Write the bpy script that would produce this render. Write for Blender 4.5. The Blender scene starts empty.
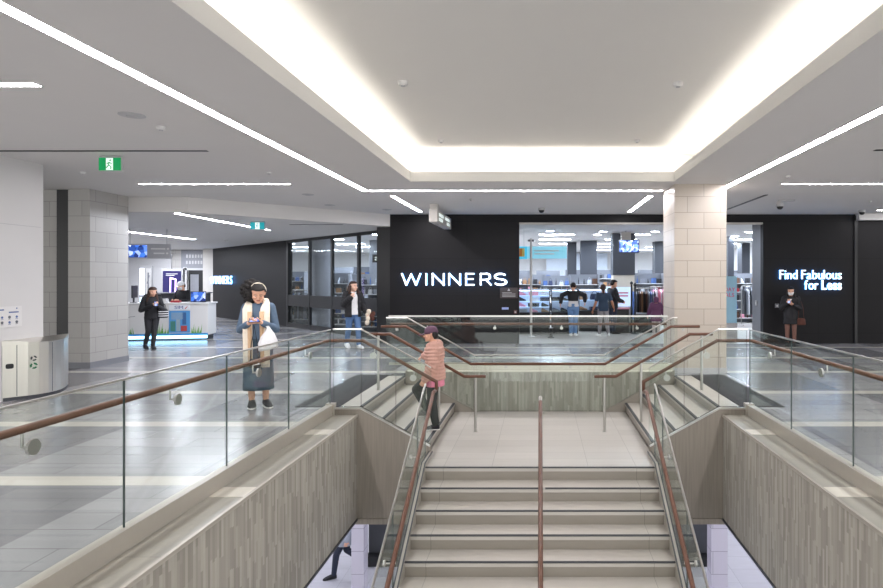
import bpy, bmesh, math, random
from mathutils import Vector as V, Matrix as M
R = random.Random(7)
SC = bpy.context.scene
COL = SC.collection
PI = math.pi
EYE = 1.75          # camera height above the upper floor
F = 600.0           # focal length in pixels
HX, HY = 540.0, 279.5

def PX(px, py, Y):
    return V(((px-HX)/F*Y, Y, EYE-(py-HY)/F*Y))

# ------------------------------------------------------------------ materials
def lin(c):
    return c/12.92 if c <= .04045 else ((c+.055)/1.055)**2.4
def rgb(r, g, b):
    return (lin(r/255), lin(g/255), lin(b/255), 1)

class NT:
    def __init__(s, name):
        s.m = bpy.data.materials.new(name); s.m.use_nodes = True
        s.t = s.m.node_tree; s.n = s.t.nodes
        s.p = s.n['Principled BSDF']; s.o = s.n['Material Output']
    def new(s, typ, **kw):
        n = s.n.new(typ)
        for k, v in kw.items(): setattr(n, k, v)
        return n
    def link(s, a, b): s.t.links.new(a, b)
    def val(s, sock, v):
        if hasattr(v, 'is_output') or isinstance(v, bpy.types.NodeSocket): s.link(v, sock)
        else: sock.default_value = v
    def math(s, op, a, b=0.0, c=0.0):
        n = s.new('ShaderNodeMath', operation=op)
        s.val(n.inputs[0], a); s.val(n.inputs[1], b); s.val(n.inputs[2], c)
        return n.outputs[0]
    def mix(s, f, a, b, blend='MIX'):
        n = s.new('ShaderNodeMix', data_type='RGBA', blend_type=blend)
        s.val(n.inputs[0], f); s.val(n.inputs[6], a); s.val(n.inputs[7], b)
        return n.outputs[2]
    def pos(s):
        g = s.new('ShaderNodeNewGeometry'); x = s.new('ShaderNodeSeparateXYZ')
        s.link(g.outputs['Position'], x.inputs[0]); return x.outputs
    def vec(s, a, b, c=0.0):
        n = s.new('ShaderNodeCombineXYZ')
        s.val(n.inputs[0], a); s.val(n.inputs[1], b); s.val(n.inputs[2], c); return n.outputs[0]
    def noise(s, scale, vec=None, detail=3):
        n = s.new('ShaderNodeTexNoise'); n.inputs['Scale'].default_value = scale; n.inputs['Detail'].default_value = detail
        if vec is None:
            c = s.new('ShaderNodeTexCoord'); vec = c.outputs['Object']
        s.link(vec, n.inputs['Vector']); return n.outputs['Fac']
    def brick(s, vec, w, h, mortar, c1, c2, cm, offset=.5, bias=0.0, freq=2):
        n = s.new('ShaderNodeTexBrick'); n.offset = offset; n.offset_frequency = freq
        s.link(vec, n.inputs['Vector'])
        for k, v in (('Scale', 1.0), ('Brick Width', w), ('Row Height', h), ('Mortar Size', mortar), ('Mortar Smooth', .1), ('Bias', bias)):
            n.inputs[k].default_value = v
        n.inputs['Color1'].default_value = c1; n.inputs['Color2'].default_value = c2; n.inputs['Mortar'].default_value = cm
        return n.outputs['Color'], n.outputs['Fac']
    def bump(s, h, strength=.2, dist=.01, inv=False):
        n = s.new('ShaderNodeBump', invert=inv); n.inputs['Strength'].default_value = strength; n.inputs['Distance'].default_value = dist
        s.link(h, n.inputs['Height']); s.link(n.outputs[0], s.p.inputs['Normal'])
    def base(s, v): s.val(s.p.inputs['Base Color'], v)
    def rough(s, v): s.val(s.p.inputs['Roughness'], v)

def plain(name, c, rough=.5, metal=0, var=.06, scale=14, emit=None, es=0, spec=None):
    t = NT(name)
    col = c if len(c) == 4 else rgb(*c)
    if emit is None and var > 0:
        f = t.noise(scale)
        dark = tuple(x*(1-var) for x in col[:3])+(1,); lite = tuple(min(1, x*(1+var)) for x in col[:3])+(1,)
        t.base(t.mix(f, dark, lite))
    else: t.base(col)
    t.rough(rough); t.p.inputs['Metallic'].default_value = metal
    if spec is not None: t.p.inputs['Specular IOR Level'].default_value = spec
    if emit is not None:
        t.p.inputs['Emission Color'].default_value = emit if len(emit) == 4 else rgb(*emit)
        t.p.inputs['Emission Strength'].default_value = es
    return t.m
def glow(name, c, es): return plain(name, (240, 240, 240), .5, emit=c, es=es)

def glass_mat(name, tint, refl=.5):
    t = NT(name)
    t.n.remove(t.p)
    tr = t.new('ShaderNodeBsdfTransparent'); tr.inputs[0].default_value = tint
    gl = t.new('ShaderNodeBsdfGlossy'); gl.inputs['Roughness'].default_value = .02; gl.inputs['Color'].default_value = (.9, .95, .93, 1)
    lw = t.new('ShaderNodeLayerWeight'); lw.inputs['Blend'].default_value = .5
    fz = t.math('MULTIPLY_ADD', t.math('POWER', lw.outputs['Facing'], 5.0), .9, .035)
    mx = t.new('ShaderNodeMixShader')
    t.link(t.math('MULTIPLY', fz, refl), mx.inputs[0])
    t.link(tr.outputs[0], mx.inputs[1]); t.link(gl.outputs[0], mx.inputs[2]); t.link(mx.outputs[0], t.o.inputs['Surface'])
    return t.m

def floor_mat():
    t = NT('grey_tile_floor'); x, y, z = t.pos()
    col, fac = t.brick(t.vec(x, y), 1.25, .3, .004, rgb(134, 134, 136), rgb(154, 153, 154), rgb(94, 94, 96), .5)
    row = t.math('FLOOR', t.math('DIVIDE', t.math('SUBTRACT', y, 5.1), 2.05))
    fr = t.math('FRACT', t.math('DIVIDE', t.math('ADD', x, t.math('MULTIPLY', row, 1.37)), 3.1))
    dark = t.math('LESS_THAN', fr, .42)
    c2 = t.mix(t.math('MULTIPLY', dark, .62), col, rgb(90, 90, 94))
    sf = t.math('FRACT', t.math('DIVIDE', t.math('SUBTRACT', y, 5.1), 2.05))
    stripe = t.math('LESS_THAN', sf, .115)
    c3 = t.mix(stripe, c2, rgb(188, 184, 174))
    nz = t.noise(3.0, t.vec(t.math('MULTIPLY', x, .6), t.math('MULTIPLY', y, 3.0)))
    t.base(t.mix(t.math('MULTIPLY', nz, .16), c3, rgb(104, 103, 104)))
    t.rough(t.math('MULTIPLY_ADD', nz, .03, .21)); t.bump(fac, .12, .003, True)
    return t.m

def tile_mat(name, w, h, c1, c2, cm, axis='xy', mortar=.004, offset=.5, rough=.4, streak=.2):
    t = NT(name); x, y, z = t.pos()
    if axis == 'xy': vec = t.vec(x, y)
    elif axis == 'side': vec = t.vec(t.math('ADD', x, y), z)       # vertical faces: courses run level
    else: vec = t.vec(z, t.math('ADD', x, y))                      # vertical sticks
    col, fac = t.brick(vec, w, h, mortar, rgb(*c1), rgb(*c2), rgb(*cm), offset)
    nz = t.noise(6.0, t.vec(t.math('MULTIPLY', x, 4.0), t.math('MULTIPLY', y, 4.0), z))
    dk = tuple(a*.72 for a in rgb(*c1)[:3])+(1,)
    t.base(t.mix(t.math('MULTIPLY', nz, streak), col, dk)); t.rough(rough); t.bump(fac, .15, .003, True)
    return t.m

def mosaic_mat():
    t = NT('vertical_stick_stone'); x, y, z = t.pos()
    u = t.math('ADD', x, y)
    cell = t.math('FLOOR', t.math('DIVIDE', u, .032))
    # each stick column gets its own offset, each stick its own tone
    wn = t.new('ShaderNodeTexWhiteNoise', noise_dimensions='1D'); t.link(cell, wn.inputs['W'])
    zz = t.math('ADD', z, wn.outputs['Value'])
    st = t.math('FLOOR', t.math('DIVIDE', zz, .34))
    wn2 = t.new('ShaderNodeTexWhiteNoise', noise_dimensions='2D'); t.link(t.vec(cell, st), wn2.inputs['Vector'])
    r = t.new('ShaderNodeValToRGB'); cr = r.color_ramp; cr.interpolation = 'LINEAR'
    cr.elements[0].color = rgb(138, 133, 124); cr.elements[1].color = rgb(176, 171, 161)
    e = cr.elements.new(.5); e.color = rgb(156, 151, 142)
    t.link(wn2.outputs['Value'], r.inputs[0])
    nz = t.noise(5.0, t.vec(t.math('MULTIPLY', u, 12.0), z))
    t.base(t.mix(t.math('MULTIPLY', nz, .3), r.outputs[0], rgb(120, 113, 102)))
    t.rough(.55); return t.m

def streak_mat(name, ca, cb, sx=40, sz=1.5, rough=.5):
    t = NT(name); x, y, z = t.pos(); u = t.math('ADD', x, y)
    nz = t.noise(1.0, t.vec(t.math('MULTIPLY', u, sx), t.math('MULTIPLY', z, sz)), 5)
    t.base(t.mix(nz, rgb(*ca), rgb(*cb))); t.rough(rough); return t.m

def stone_mat(name, ca, cb, w=.62, h=.31, mortar=.003, rough=.35):
    t = NT(name); x, y, z = t.pos()
    col, fac = t.brick(t.vec(x, y), w, h, mortar, rgb(*ca), rgb(*cb), tuple(a*.55 for a in rgb(*ca)[:3])+(1,), 0)
    nz = t.noise(1.0, t.vec(t.math('MULTIPLY', x, 3.0), t.math('MULTIPLY', y, 22.0), t.math('MULTIPLY', z, 22.0)), 5)
    t.base(t.mix(t.math('MULTIPLY', nz, .35), col, tuple(a*.7 for a in rgb(*ca)[:3])+(1,))); t.rough(rough); return t.m

def blackwall_mat():
    t = NT('black_woven_panel'); x, y, z = t.pos(); u = t.math('ADD', x, y)
    col, fac = t.brick(t.vec(u, t.math('SUBTRACT', z, .28)), 4.8, 1.02, .008, rgb(23, 22, 25), rgb(27, 26, 29), rgb(12, 12, 14), 0)
    nz = t.noise(1.0, t.vec(t.math('MULTIPLY', u, 60.0), t.math('MULTIPLY', z, 60.0)), 2)
    t.base(t.mix(t.math('MULTIPLY', nz, .5), col, rgb(15, 15, 17))); t.rough(.5); t.p.inputs['Specular IOR Level'].default_value = .22; t.bump(fac, .2, .004, True); return t.m

def brushed_mat(name, c, rough=.32):
    t = NT(name); tc = t.new('ShaderNodeTexCoord'); mp = t.new('ShaderNodeMapping'); mp.inputs['Scale'].default_value = (9, 9, .25)
    t.link(tc.outputs['Object'], mp.inputs['Vector'])
    nz = t.noise(2.0, mp.outputs[0], 4)
    t.base(t.mix(nz, tuple(a*.84 for a in rgb(*c)[:3])+(1,), rgb(*c))); t.p.inputs['Metallic'].default_value = 1
    t.rough(t.math('MULTIPLY_ADD', nz, .03, rough-.0)); return t.m

def wood_mat():
    t = NT('brown_timber_handrail'); x, y, z = t.pos()
    nz = t.noise(1.0, t.vec(t.math('MULTIPLY', x, 9.0), t.math('MULTIPLY', y, 9.0), t.math('MULTIPLY', z, 40.0)), 5)
    t.base(t.mix(nz, rgb(72, 43, 28), rgb(104, 64, 42))); t.rough(.45); return t.m

def screen_mat(name, ca, cb, cc, es, scale=9):
    t = NT(name); tc = t.new('ShaderNodeTexCoord')
    vo = t.new('ShaderNodeTexVoronoi'); vo.inputs['Scale'].default_value = scale; t.link(tc.outputs['Object'], vo.inputs['Vector'])
    r = t.new('ShaderNodeValToRGB'); r.color_ramp.elements[0].color = rgb(*ca); r.color_ramp.elements[1].color = rgb(*cc)
    e = r.color_ramp.elements.new(.45); e.color = rgb(*cb)
    sp = t.new('ShaderNodeSeparateColor'); t.link(vo.outputs['Color'], sp.inputs[0]); t.link(sp.outputs[0], r.inputs[0])
    t.base(rgb(10, 10, 12)); t.link(r.outputs[0], t.p.inputs['Emission Color']); t.p.inputs['Emission Strength'].default_value = es
    t.rough(.15); return t.m

MT = {}
MT['floor'] = floor_mat()
MT['landing'] = stone_mat('beige_stone_landing', (176, 172, 166), (186, 182, 176))
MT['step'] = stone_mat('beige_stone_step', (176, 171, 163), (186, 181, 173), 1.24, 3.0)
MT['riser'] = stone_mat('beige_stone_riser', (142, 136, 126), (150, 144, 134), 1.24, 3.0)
MT['nosing'] = plain('dark_nosing_strip', (52, 54, 58), .6)
MT['mosaic'] = mosaic_mat()
MT['streak'] = streak_mat('taupe_streaked_wall', (112, 104, 95), (148, 140, 129))
MT['ledge'] = stone_mat('grey_stone_ledge', (156, 152, 142), (166, 161, 151), 4, 4)
MT['cream'] = stone_mat('cream_stone', (214, 208, 196), (220, 214, 202), 4, 4)
MT['column'] = tile_mat('cream_block_cladding', .62, .3, (180, 170, 158), (190, 180, 167), (138, 130, 119), 'side', .005, rough=.35, streak=.15)
MT['greytile'] = tile_mat('grey_block_cladding', .62, .3, (168, 166, 163), (178, 176, 172), (134, 132, 130), 'side', .005, streak=.2)
MT['lavtile'] = tile_mat('pale_lavender_tile', .8, .45, (196, 192, 206), (204, 200, 212), (150, 148, 160), 'side', .006, rough=.25, streak=.1)
MT['black'] = blackwall_mat()
MT['blackmetal'] = plain('black_metal', (20, 21, 24), .38, var=.04)
MT['white'] = plain('white_paint', (214, 213, 212), .6, var=.02, scale=2)
MT['ceiling'] = plain('white_ceiling', (212, 210, 208), .75, var=.015, scale=2)
MT['coveceil'] = plain('warm_white_ceiling', (222, 220, 216), .8, var=.015, scale=2)
MT['panel'] = plain('white_wall_panel', (205, 204, 203), .35, var=.02, scale=3)
MT['wood'] = wood_mat()
MT['steel'] = brushed_mat('brushed_steel', (196, 194, 190))
MT['binsteel'] = brushed_mat('bin_steel', (232, 228, 220), .27)
MT['cap'] = plain('satin_steel_cap', (205, 204, 200), .3, 1.0, .02)
MT['shoe'] = plain('tan_steel_shoe', (176, 170, 160), .35, .35, .05)
MT['glass'] = glass_mat('clear_guard_glass', (.94, .963, .95, 1), .75)
MT['edge'] = plain('glass_edge_green', (58, 70, 68), .2, var=.05)
MT['pane'] = glass_mat('shop_window_glass', (.94, .96, .97, 1), .6)
MT['led'] = glow('cool_led', (250, 246, 250), 40.0)
MT['coveled'] = glow('warm_led', (255, 249, 240), 12.5); MT['lobled'] = glow('lobby_led', (240, 244, 255), 90.0)
MT['shopled'] = glow('shop_led', (220, 235, 255), 100.0)
MT['caseled'] = glow('case_led', (214, 232, 255), 5.0)
MT['lowfill'] = glow('lower_fill_glow', (236, 238, 255), 40.0)  # emission of the added, unseen lower-level strips
MT['blueled'] = glow('blue_plinth_led', (150, 215, 255), 3.0)
MT['signfront'] = glow('sign_face', (240, 248, 255), 1.25)
MT['signhalo'] = glow('sign_halo', (80, 165, 255), 3.6); MT['smallhalo'] = glow('small_sign_halo', (80, 165, 255), 2.5); MT['smallfront'] = glow('small_sign_face', (240, 248, 255), 1.1)
MT['exit'] = plain('exit_green', (0, 140, 78), .5, emit=(0, 150, 80), es=.35)
MT['exitwhite'] = glow('exit_white', (235, 255, 245), .4)
MT['exitb'] = plain('exit_teal', (0, 140, 150), .5, emit=(0, 150, 160), es=.4)
MT['dark'] = plain('dark_grey', (58, 60, 66), .5)
MT['midgrey'] = plain('mid_grey', (122, 124, 130), .5)
MT['lightgrey'] = plain('light_grey', (178, 178, 180), .5)
MT['shopfloor'] = stone_mat('shop_floor_tile', (160, 154, 148), (170, 164, 158), .9, .9)
MT['lowfloor'] = stone_mat('lower_floor_tile', (196, 196, 202), (204, 204, 210), .6, .6, rough=.15)
MT['tactile'] = tile_mat('dark_ribbed_mat', 6.0, .1, (40, 40, 43), (46, 46, 49), (74, 74, 78), 'xy', .012, 0, rough=.65)
MT['tactile'].node_tree.nodes['Principled BSDF'].inputs['Specular IOR Level'].default_value = .1
MT['greywhite'] = plain('sign_box_grey', (190, 186, 180), .5)
MT['grass'] = plain('decal_green', (98, 160, 62), .6)
MT['screen'] = screen_mat('advert_screen', (20, 24, 70), (60, 110, 210), (210, 220, 255), 1.1)
MT['tv'] = screen_mat('tv_picture', (20, 40, 120), (110, 150, 230), (245, 248, 255), 1.6, 12)
MT['teal'] = plain('teal_paint', (70, 170, 200), .5, emit=(70, 180, 215), es=.5)
MT['skyblue'] = plain('pale_blue_board', (160, 205, 226), .5)

# ------------------------------------------------------------------ mesh builder
class B:
    def __init__(s): s.bm = bmesh.new(); s.mi = 0
    def face(s, vs, mi=None):
        try:
            f = s.bm.faces.new(vs); f.material_index = s.mi if mi is None else mi; return f
        except ValueError: return None
    def poly(s, pts, mi=None): return s.face([s.bm.verts.new(p) for p in pts], mi)
    def box(s, x0, x1, y0, y1, z0, z1, mi=None):
        if x0 > x1: x0, x1 = x1, x0
        if y0 > y1: y0, y1 = y1, y0
        if z0 > z1: z0, z1 = z1, z0
        v = [s.bm.verts.new((x, y, z)) for z in (z0, z1) for y in (y0, y1) for x in (x0, x1)]
        for q in ((0, 2, 3, 1), (4, 5, 7, 6), (0, 1, 5, 4), (2, 6, 7, 3), (0, 4, 6, 2), (1, 3, 7, 5)):
            s.face([v[i] for i in q], mi)
        return s
    def prism(s, pts, d, mi=None, mcap=None):
        """closed outline pts swept by vector d"""
        d = V(d); a = [s.bm.verts.new(p) for p in pts]; b = [s.bm.verts.new(V(p)+d) for p in pts]; n = len(pts)
        s.face(a[::-1], mi if mcap is None else mcap); s.face(b, mi if mcap is None else mcap)
        for i in range(n): s.face([a[i], a[(i+1) % n], b[(i+1) % n], b[i]], mi)
        return s
    def loft(s, rings, mi=None, cap=True):
        rs = [[s.bm.verts.new(p) for p in r] for r in rings]; n = len(rs[0])
        for a, b in zip(rs, rs[1:]):
            for i in range(n): s.face([a[i], a[(i+1) % n], b[(i+1) % n], b[i]], mi)
        if cap: s.face(rs[0][::-1], mi); s.face(rs[-1], mi)
        return s
    def tube(s, pts, r, seg=10, mi=None):
        pts = [V(p) for p in pts]; rings = []; n = len(pts); ref = None
        for i, p in enumerate(pts):
            a = (p-pts[i-1]).normalized() if i else (pts[1]-p).normalized()
            b = (pts[i+1]-p).normalized() if i < n-1 else a
            t = (a+b).normalized()
            if ref is None:
                ref = t.cross(V((0, 0, 1)))
                if ref.length < .1: ref = t.cross(V((1, 0, 0)))
            u = (ref-t*ref.dot(t)).normalized(); w = t.cross(u)
            k = min(2.0, 1/max(.35, math.cos(a.angle(b)/2))) if (a-b).length > 1e-5 else 1
            bis = (b-a).normalized() if (a-b).length > 1e-5 else None
            ring = []
            for j in range(seg):
                q = u*math.cos(2*PI*j/seg)*r+w*math.sin(2*PI*j/seg)*r
                if bis is not None: q += bis*q.dot(bis)*(k-1)
                ring.append(p+q)
            rings.append(ring); ref = u
        return s.loft(rings, mi)
    def cyl(s, a, b, ra, rb=None, seg=16, mi=None):
        a, b = V(a), V(b); rb = ra if rb is None else rb
        t = (b-a).normalized(); u = t.orthogonal().normalized(); w = t.cross(u)
        return s.loft([[p+u*math.cos(2*PI*j/seg)*r+w*math.sin(2*PI*j/seg)*r for j in range(seg)] for p, r in ((a, ra), (b, rb))], mi)
    def lathe(s, prof, c=(0, 0, 0), seg=24, mi=None):
        c = V(c)
        return s.loft([[c+V((r*math.cos(2*PI*j/seg), r*math.sin(2*PI*j/seg), z)) for j in range(seg)] for r, z in prof], mi)
    def ell(s, c, rx, ry, rz, seg=14, rings=9, mi=None, mat=None):
        c = V(c); out = []
        for i in range(1, rings):
            ph = -PI/2+PI*i/rings; k = math.cos(ph)
            ring = [V((rx*k*math.cos(2*PI*j/seg), ry*k*math.sin(2*PI*j/seg), rz*math.sin(ph))) for j in range(seg)]
            out.append([c+(mat @ p if mat else p) for p in ring])
        return s.loft(out, mi)
    def caps(s, a, b, ra, rb, seg=12, mi=None, quilt=0, nq=6):
        """tapered capsule, optionally with quilting rings"""
        a, b = V(a), V(b); t = b-a; L = t.length
        if L < 1e-6: return s
        t.normalize(); u = t.orthogonal().normalized(); w = t.cross(u); rings = []
        def ring(p, r): rings.append([p+u*math.cos(2*PI*j/seg)*r+w*math.sin(2*PI*j/seg)*r for j in range(seg)])
        for ang in (80, 55, 28): ring(a-t*ra*math.sin(math.radians(ang)), ra*math.cos(math.radians(ang)))
        k = 2 if not quilt else nq*4
        for i in range(k+1):
            f = i/k; r = ra+(rb-ra)*f
            if quilt: r += quilt*(abs(math.sin(PI*f*nq))-.5)
            ring(a+t*L*f, r)
        for ang in (28, 55, 80): ring(b+t*rb*math.sin(math.radians(ang)), rb*math.cos(math.radians(ang)))
        return s.loft(rings, mi)
    def out(s, name, mats, parent=None, world=False, smooth=False, bev=0, voxel=0, sub=0, base=None, keep=False):
        bm = s.bm
        bmesh.ops.remove_doubles(bm, verts=bm.verts, dist=1e-6)
        bmesh.ops.recalc_face_normals(bm, faces=bm.faces)
        me = bpy.data.meshes.new(name); bm.to_mesh(me); bm.free()
        for m in (mats if isinstance(mats, (list, tuple)) else [mats]): me.materials.append(MT[m] if isinstance(m, str) else m)
        if voxel:
            tmp = bpy.data.objects.new('tmp', me); COL.objects.link(tmp)
            md = tmp.modifiers.new('r', 'REMESH'); md.mode = 'VOXEL'; md.voxel_size = voxel
            ms = tmp.modifiers.new('s', 'SMOOTH'); ms.factor = .5; ms.iterations = sub or 4
            dg = bpy.context.evaluated_depsgraph_get()
            me2 = bpy.data.meshes.new_from_object(tmp.evaluated_get(dg), depsgraph=dg)
            bpy.data.objects.remove(tmp); bpy.data.meshes.remove(me); me = me2; me.name = name; smooth = True
        o = bpy.data.objects.new(name, me); COL.objects.link(o)
        if parent is not None:
            o.parent = parent
            if world: me.transform(wmat(parent).inverted())
        elif base is not None:
            me.transform(M.Translation(-V(base))); o.location = base
        elif not keep and len(me.vertices):
            xs = [v.co for v in me.vertices]
            c = V(((min(p.x for p in xs)+max(p.x for p in xs))/2, (min(p.y for p in xs)+max(p.y for p in xs))/2, min(p.z for p in xs)))
            me.transform(M.Translation(-c)); o.location = c
        if smooth:
            for p in me.polygons: p.use_smooth = True
        if bev:
            b = o.modifiers.new('b', 'BEVEL'); b.width = bev; b.segments = 2; b.limit_method = 'ANGLE'
        return o

def wmat(o):
    m = o.matrix_basis.copy() if False else M.LocRotScale(o.location, o.rotation_euler, o.scale)
    return wmat(o.parent) @ m if o.parent else m
def tag(o, label, cat=None, group=None, kind=None):
    o['label'] = label
    if cat: o['category'] = cat
    if group: o['group'] = group
    if kind: o['kind'] = kind
    return o
def thing(name, label, cat, loc=(0, 0, 0), rz=0, group=None):
    o = bpy.data.objects.new(name, None); COL.objects.link(o); o.empty_display_size = .1
    o.location = loc; o.rotation_euler = (0, 0, rz)
    return tag(o, label, cat, group)
def struct(o, label=None):
    o['kind'] = 'structure'
    if label: o['label'] = label
    return o
def dup(root, loc=None, rz=None, label=None, group=None, parent=None):
    c = root.copy(); COL.objects.link(c)
    if parent is not None: c.parent = parent
    if loc is not None: c.location = loc
    if rz is not None: c.rotation_euler = (0, 0, rz)
    if label: c['label'] = label
    if group: c['group'] = group
    for ch in list(root.children): dup(ch, parent=c)
    return c
def abox(name, m, x0, x1, y0, y1, z0, z1, parent=None, bev=0, world=True):
    return B().box(x0, x1, y0, y1, z0, z1).out(name, m, parent, world=world, bev=bev)

_font = {}
def glyph(ch, bold=0.0):
    k = (ch, bold)
    if k not in _font:
        cu = bpy.data.curves.new('g', 'FONT'); cu.body = ch; cu.extrude = .5; cu.offset = bold; cu.resolution_u = 5
        o = bpy.data.objects.new('g', cu); COL.objects.link(o)
        dg = bpy.context.evaluated_depsgraph_get()
        me = bpy.data.meshes.new_from_object(o.evaluated_get(dg), depsgraph=dg)
        bpy.data.objects.remove(o)
        P = [v.co.copy() for v in me.vertices]; Fc = [tuple(p.vertices) for p in me.polygons]
        bpy.data.meshes.remove(me); _font[k] = (P, Fc)
    return _font[k]
CAPH = {}
def caph(bold=0.0):
    P, _ = glyph('E', bold); return max(p.y for p in P)
def text_runs(text, width, cap, gap=.12, space=.3, bold=None):
    """[(char, x offset, sx, sz, P, F)] for letters standing in the XZ plane facing -Y, fitted to width, cap height cap"""
    runs = []; x = 0
    for i, ch in enumerate(text):
        if ch == ' ': x += space; continue
        bo = bold[i] if bold else 0.0
        P, Fc = glyph(ch, bo); x0 = min(p.x for p in P); w = max(p.x for p in P)-x0
        runs.append((ch, x-x0, P, Fc)); x += w+gap
    total = x-gap; sx = width/total; sz = cap/caph()
    return [(ch, dx*sx, sx, sz, P, Fc) for ch, dx, P, Fc in runs]
def letters(text, parent, origin, width, cap, depth, mats, gap=.12, space=.3, bold=None, name='letter', joined=False):
    """origin = lower-left of baseline in the parent's frame"""
    o0 = V(origin); jb = B() if joined else None
    for ch, dx, sx, sz, P, Fc in text_runs(text, width, cap, gap, space, bold):
        b = jb or B()
        vs = [b.bm.verts.new(o0+V((dx+p.x*sx, -p.z*depth, p.y*sz))) for p in P]
        for f in Fc:
            fc = b.face([vs[i] for i in f])
            if fc and len(mats) > 1:
                front = all(P[i].z > .49 for i in f)
                fc.material_index = 0 if front else 1
        if not joined: b.out(name, mats, parent)
    if joined: return jb.out(name, mats, parent)
WORLD = 1.4; EXPO = .72
# ================================================================== the setting
GX = 2.85     # guard line left and right of the stairwell
WX = 2.50     # stairwell side walls
YF, YB = 8.2, 10.95   # front and back of the side flights
LZ = -.66     # landing level
FZ = -4.62    # lower floor
YM = 7.69     # top nosing of the main flight
TR, RS = .295, .165
SLOPE = RS/TR
CZ, CL = 3.53, 3.2    # ceiling, lower ceiling
LOZ = -1.51   # underside of the upper floor

def rects(name, m, rs, z, up=True):
    b = B()
    for x0, x1, y0, y1 in rs:
        p = [(x0, y0, z), (x1, y0, z), (x1, y1, z), (x0, y1, z)]
        b.poly(p if up else p[::-1])
    o = b.out(name, m, keep=True)
    return struct(o)
def slab(name, m, rs, z0, z1):
    b = B()
    for x0, x1, y0, y1 in rs: b.box(x0, x1, y0, y1, z0, z1)
    return struct(b.out(name, m, keep=True))

fl = slab('floor', 'floor', [(-22, -GX, -4, 8.2), (GX, 16, -4, 8.2), (-GX, GX, -4, .6),
                             (-22, -2.745, 8.2, YB+.05), (2.745, 16, 8.2, YB+.05), (-22, 16, YB+.05, 16.4), (-22, -4.1, 16.4, 30)], -.16, 0)
fl['label'] = 'grey tiled upper mall floor with cream cross stripes'
b = B(); b.poly([(-.57, 16.4, .004), (6.1, 16.4, .004), (10, 17.2, .004), (10, 36, .004), (-16, 36, .004), (-16, 28.9, .004), (-4.35, 17.25, .004), (-4.1, 16.6, .004), (-.57, 16.6, .004)])
struct(b.out('floor_shop', 'shopfloor', keep=True), 'grey brown stone floor inside the shop')
slab('floor_landing', 'landing', [(-1.55, 1.55, YM+.02, YB)], -.80, LZ)
slab('floor_lower', 'lowfloor', [(-14, 14, -2, 30)], FZ-.1, FZ)
slab('ceiling_lower', 'white', [(-14, -WX-.3, -2, 30), (WX+.3, 14, -2, 30), (-WX-.3, WX+.3, 8.35, 30)], LOZ+.01, LOZ+.2)

# stairwell walls
for sx, nm in ((-1, 'left'), (1, 'right')):
    w = abox('wall_'+nm+'_stairwell', 'mosaic', sx*WX, sx*(GX+.02), .6, YF, LOZ, -.13); struct(w, 'stick stone stairwell wall on the %s' % nm)
    # ledge on top with cream bands, steel corner strips
    b = B(); b.box(sx*WX, sx*(GX-.02), .6, YF, -.13, -.10)
    for k in range(5):
        y = 5.1+2.05*(k-2)
        if y+.24 < YF and y > .6: b.box(sx*WX, sx*(GX-.03), y, y+.24, -.125, -.097, 1)
    struct(b.out('trim_1' if sx < 0 else 'trim_2', ['ledge', 'cream'], keep=True), 'stone ledge along the %s stairwell edge' % nm)
    b = B(); b.box(sx*(WX-.012), sx*(WX+.015), .6, YF, -.125, -.093); b.box(sx*(WX-.012), sx*(WX+.02), .6, YF+.02, LOZ-.03, LOZ+.0, 1)
    struct(b.out('trim_3' if sx < 0 else 'trim_4', ['shoe', 'dark'], keep=True))
    # wall under the side flight, facing the stairwell: top follows the nosings
    xs = [sx*1.50, sx*2.45, sx*2.87]
    zt = lambda x: min(-.005, LZ+RS-.0+(abs(x)-1.55)*SLOPE)
    YW = YF-.008
    pts = [(xs[0], YW, LOZ), (xs[0], YW, zt(xs[0])), (xs[1], YW, -.01), (xs[2], YW, -.01), (xs[2], YW, LOZ)]
    b = B(); b.prism(pts, (0, .09, 0))
    struct(b.out('wall_front_'+nm, 'streak', keep=True), 'taupe streaked wall below the %s side steps' % nm)
    b = B()
    b.prism([(xs[0], YF-.02, zt(xs[0])-.012), (xs[0], YF-.02, zt(xs[0])+.012), (xs[1], YF-.02, .004), (xs[2], YF-.02, .004), (xs[2], YF-.02, -.02), (xs[1], YF-.02, -.02)], (0, .03, 0))
    b.box(xs[0], xs[2], YF-.02, YF+.12, LOZ-.08, LOZ-.002, 1)
    struct(b.out('trim_5' if sx < 0 else 'trim_6', ['cap', 'streak'], keep=True))
    # skirting along the landing's back corner of each side flight
    pts = [(sx*1.1, YB-.03, LZ), (sx*1.5, YB-.03, LZ+.2), (sx*2.45, YB-.03, .1), (sx*2.45, YB-.03, LZ)]
    b = B(); b.prism(pts, (0, .04, 0)); struct(b.out('baseboard_back_'+nm, 'riser', keep=True))
bw = abox('wall_landing_back', 'mosaic', -2.45, 2.45, YB, YB+.1, LZ-.1, .06); struct(bw, 'stick stone wall at the back of the landing')
b = B(); b.box(-2.45, 2.45, YB-.005, YB+.32, .06, .075); b.box(-2.45, 2.45, YB+.11, YB+.22, .075, .19)
struct(b.out('trim_7', 'cream', keep=True), 'cream stone kerb behind the landing')

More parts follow.
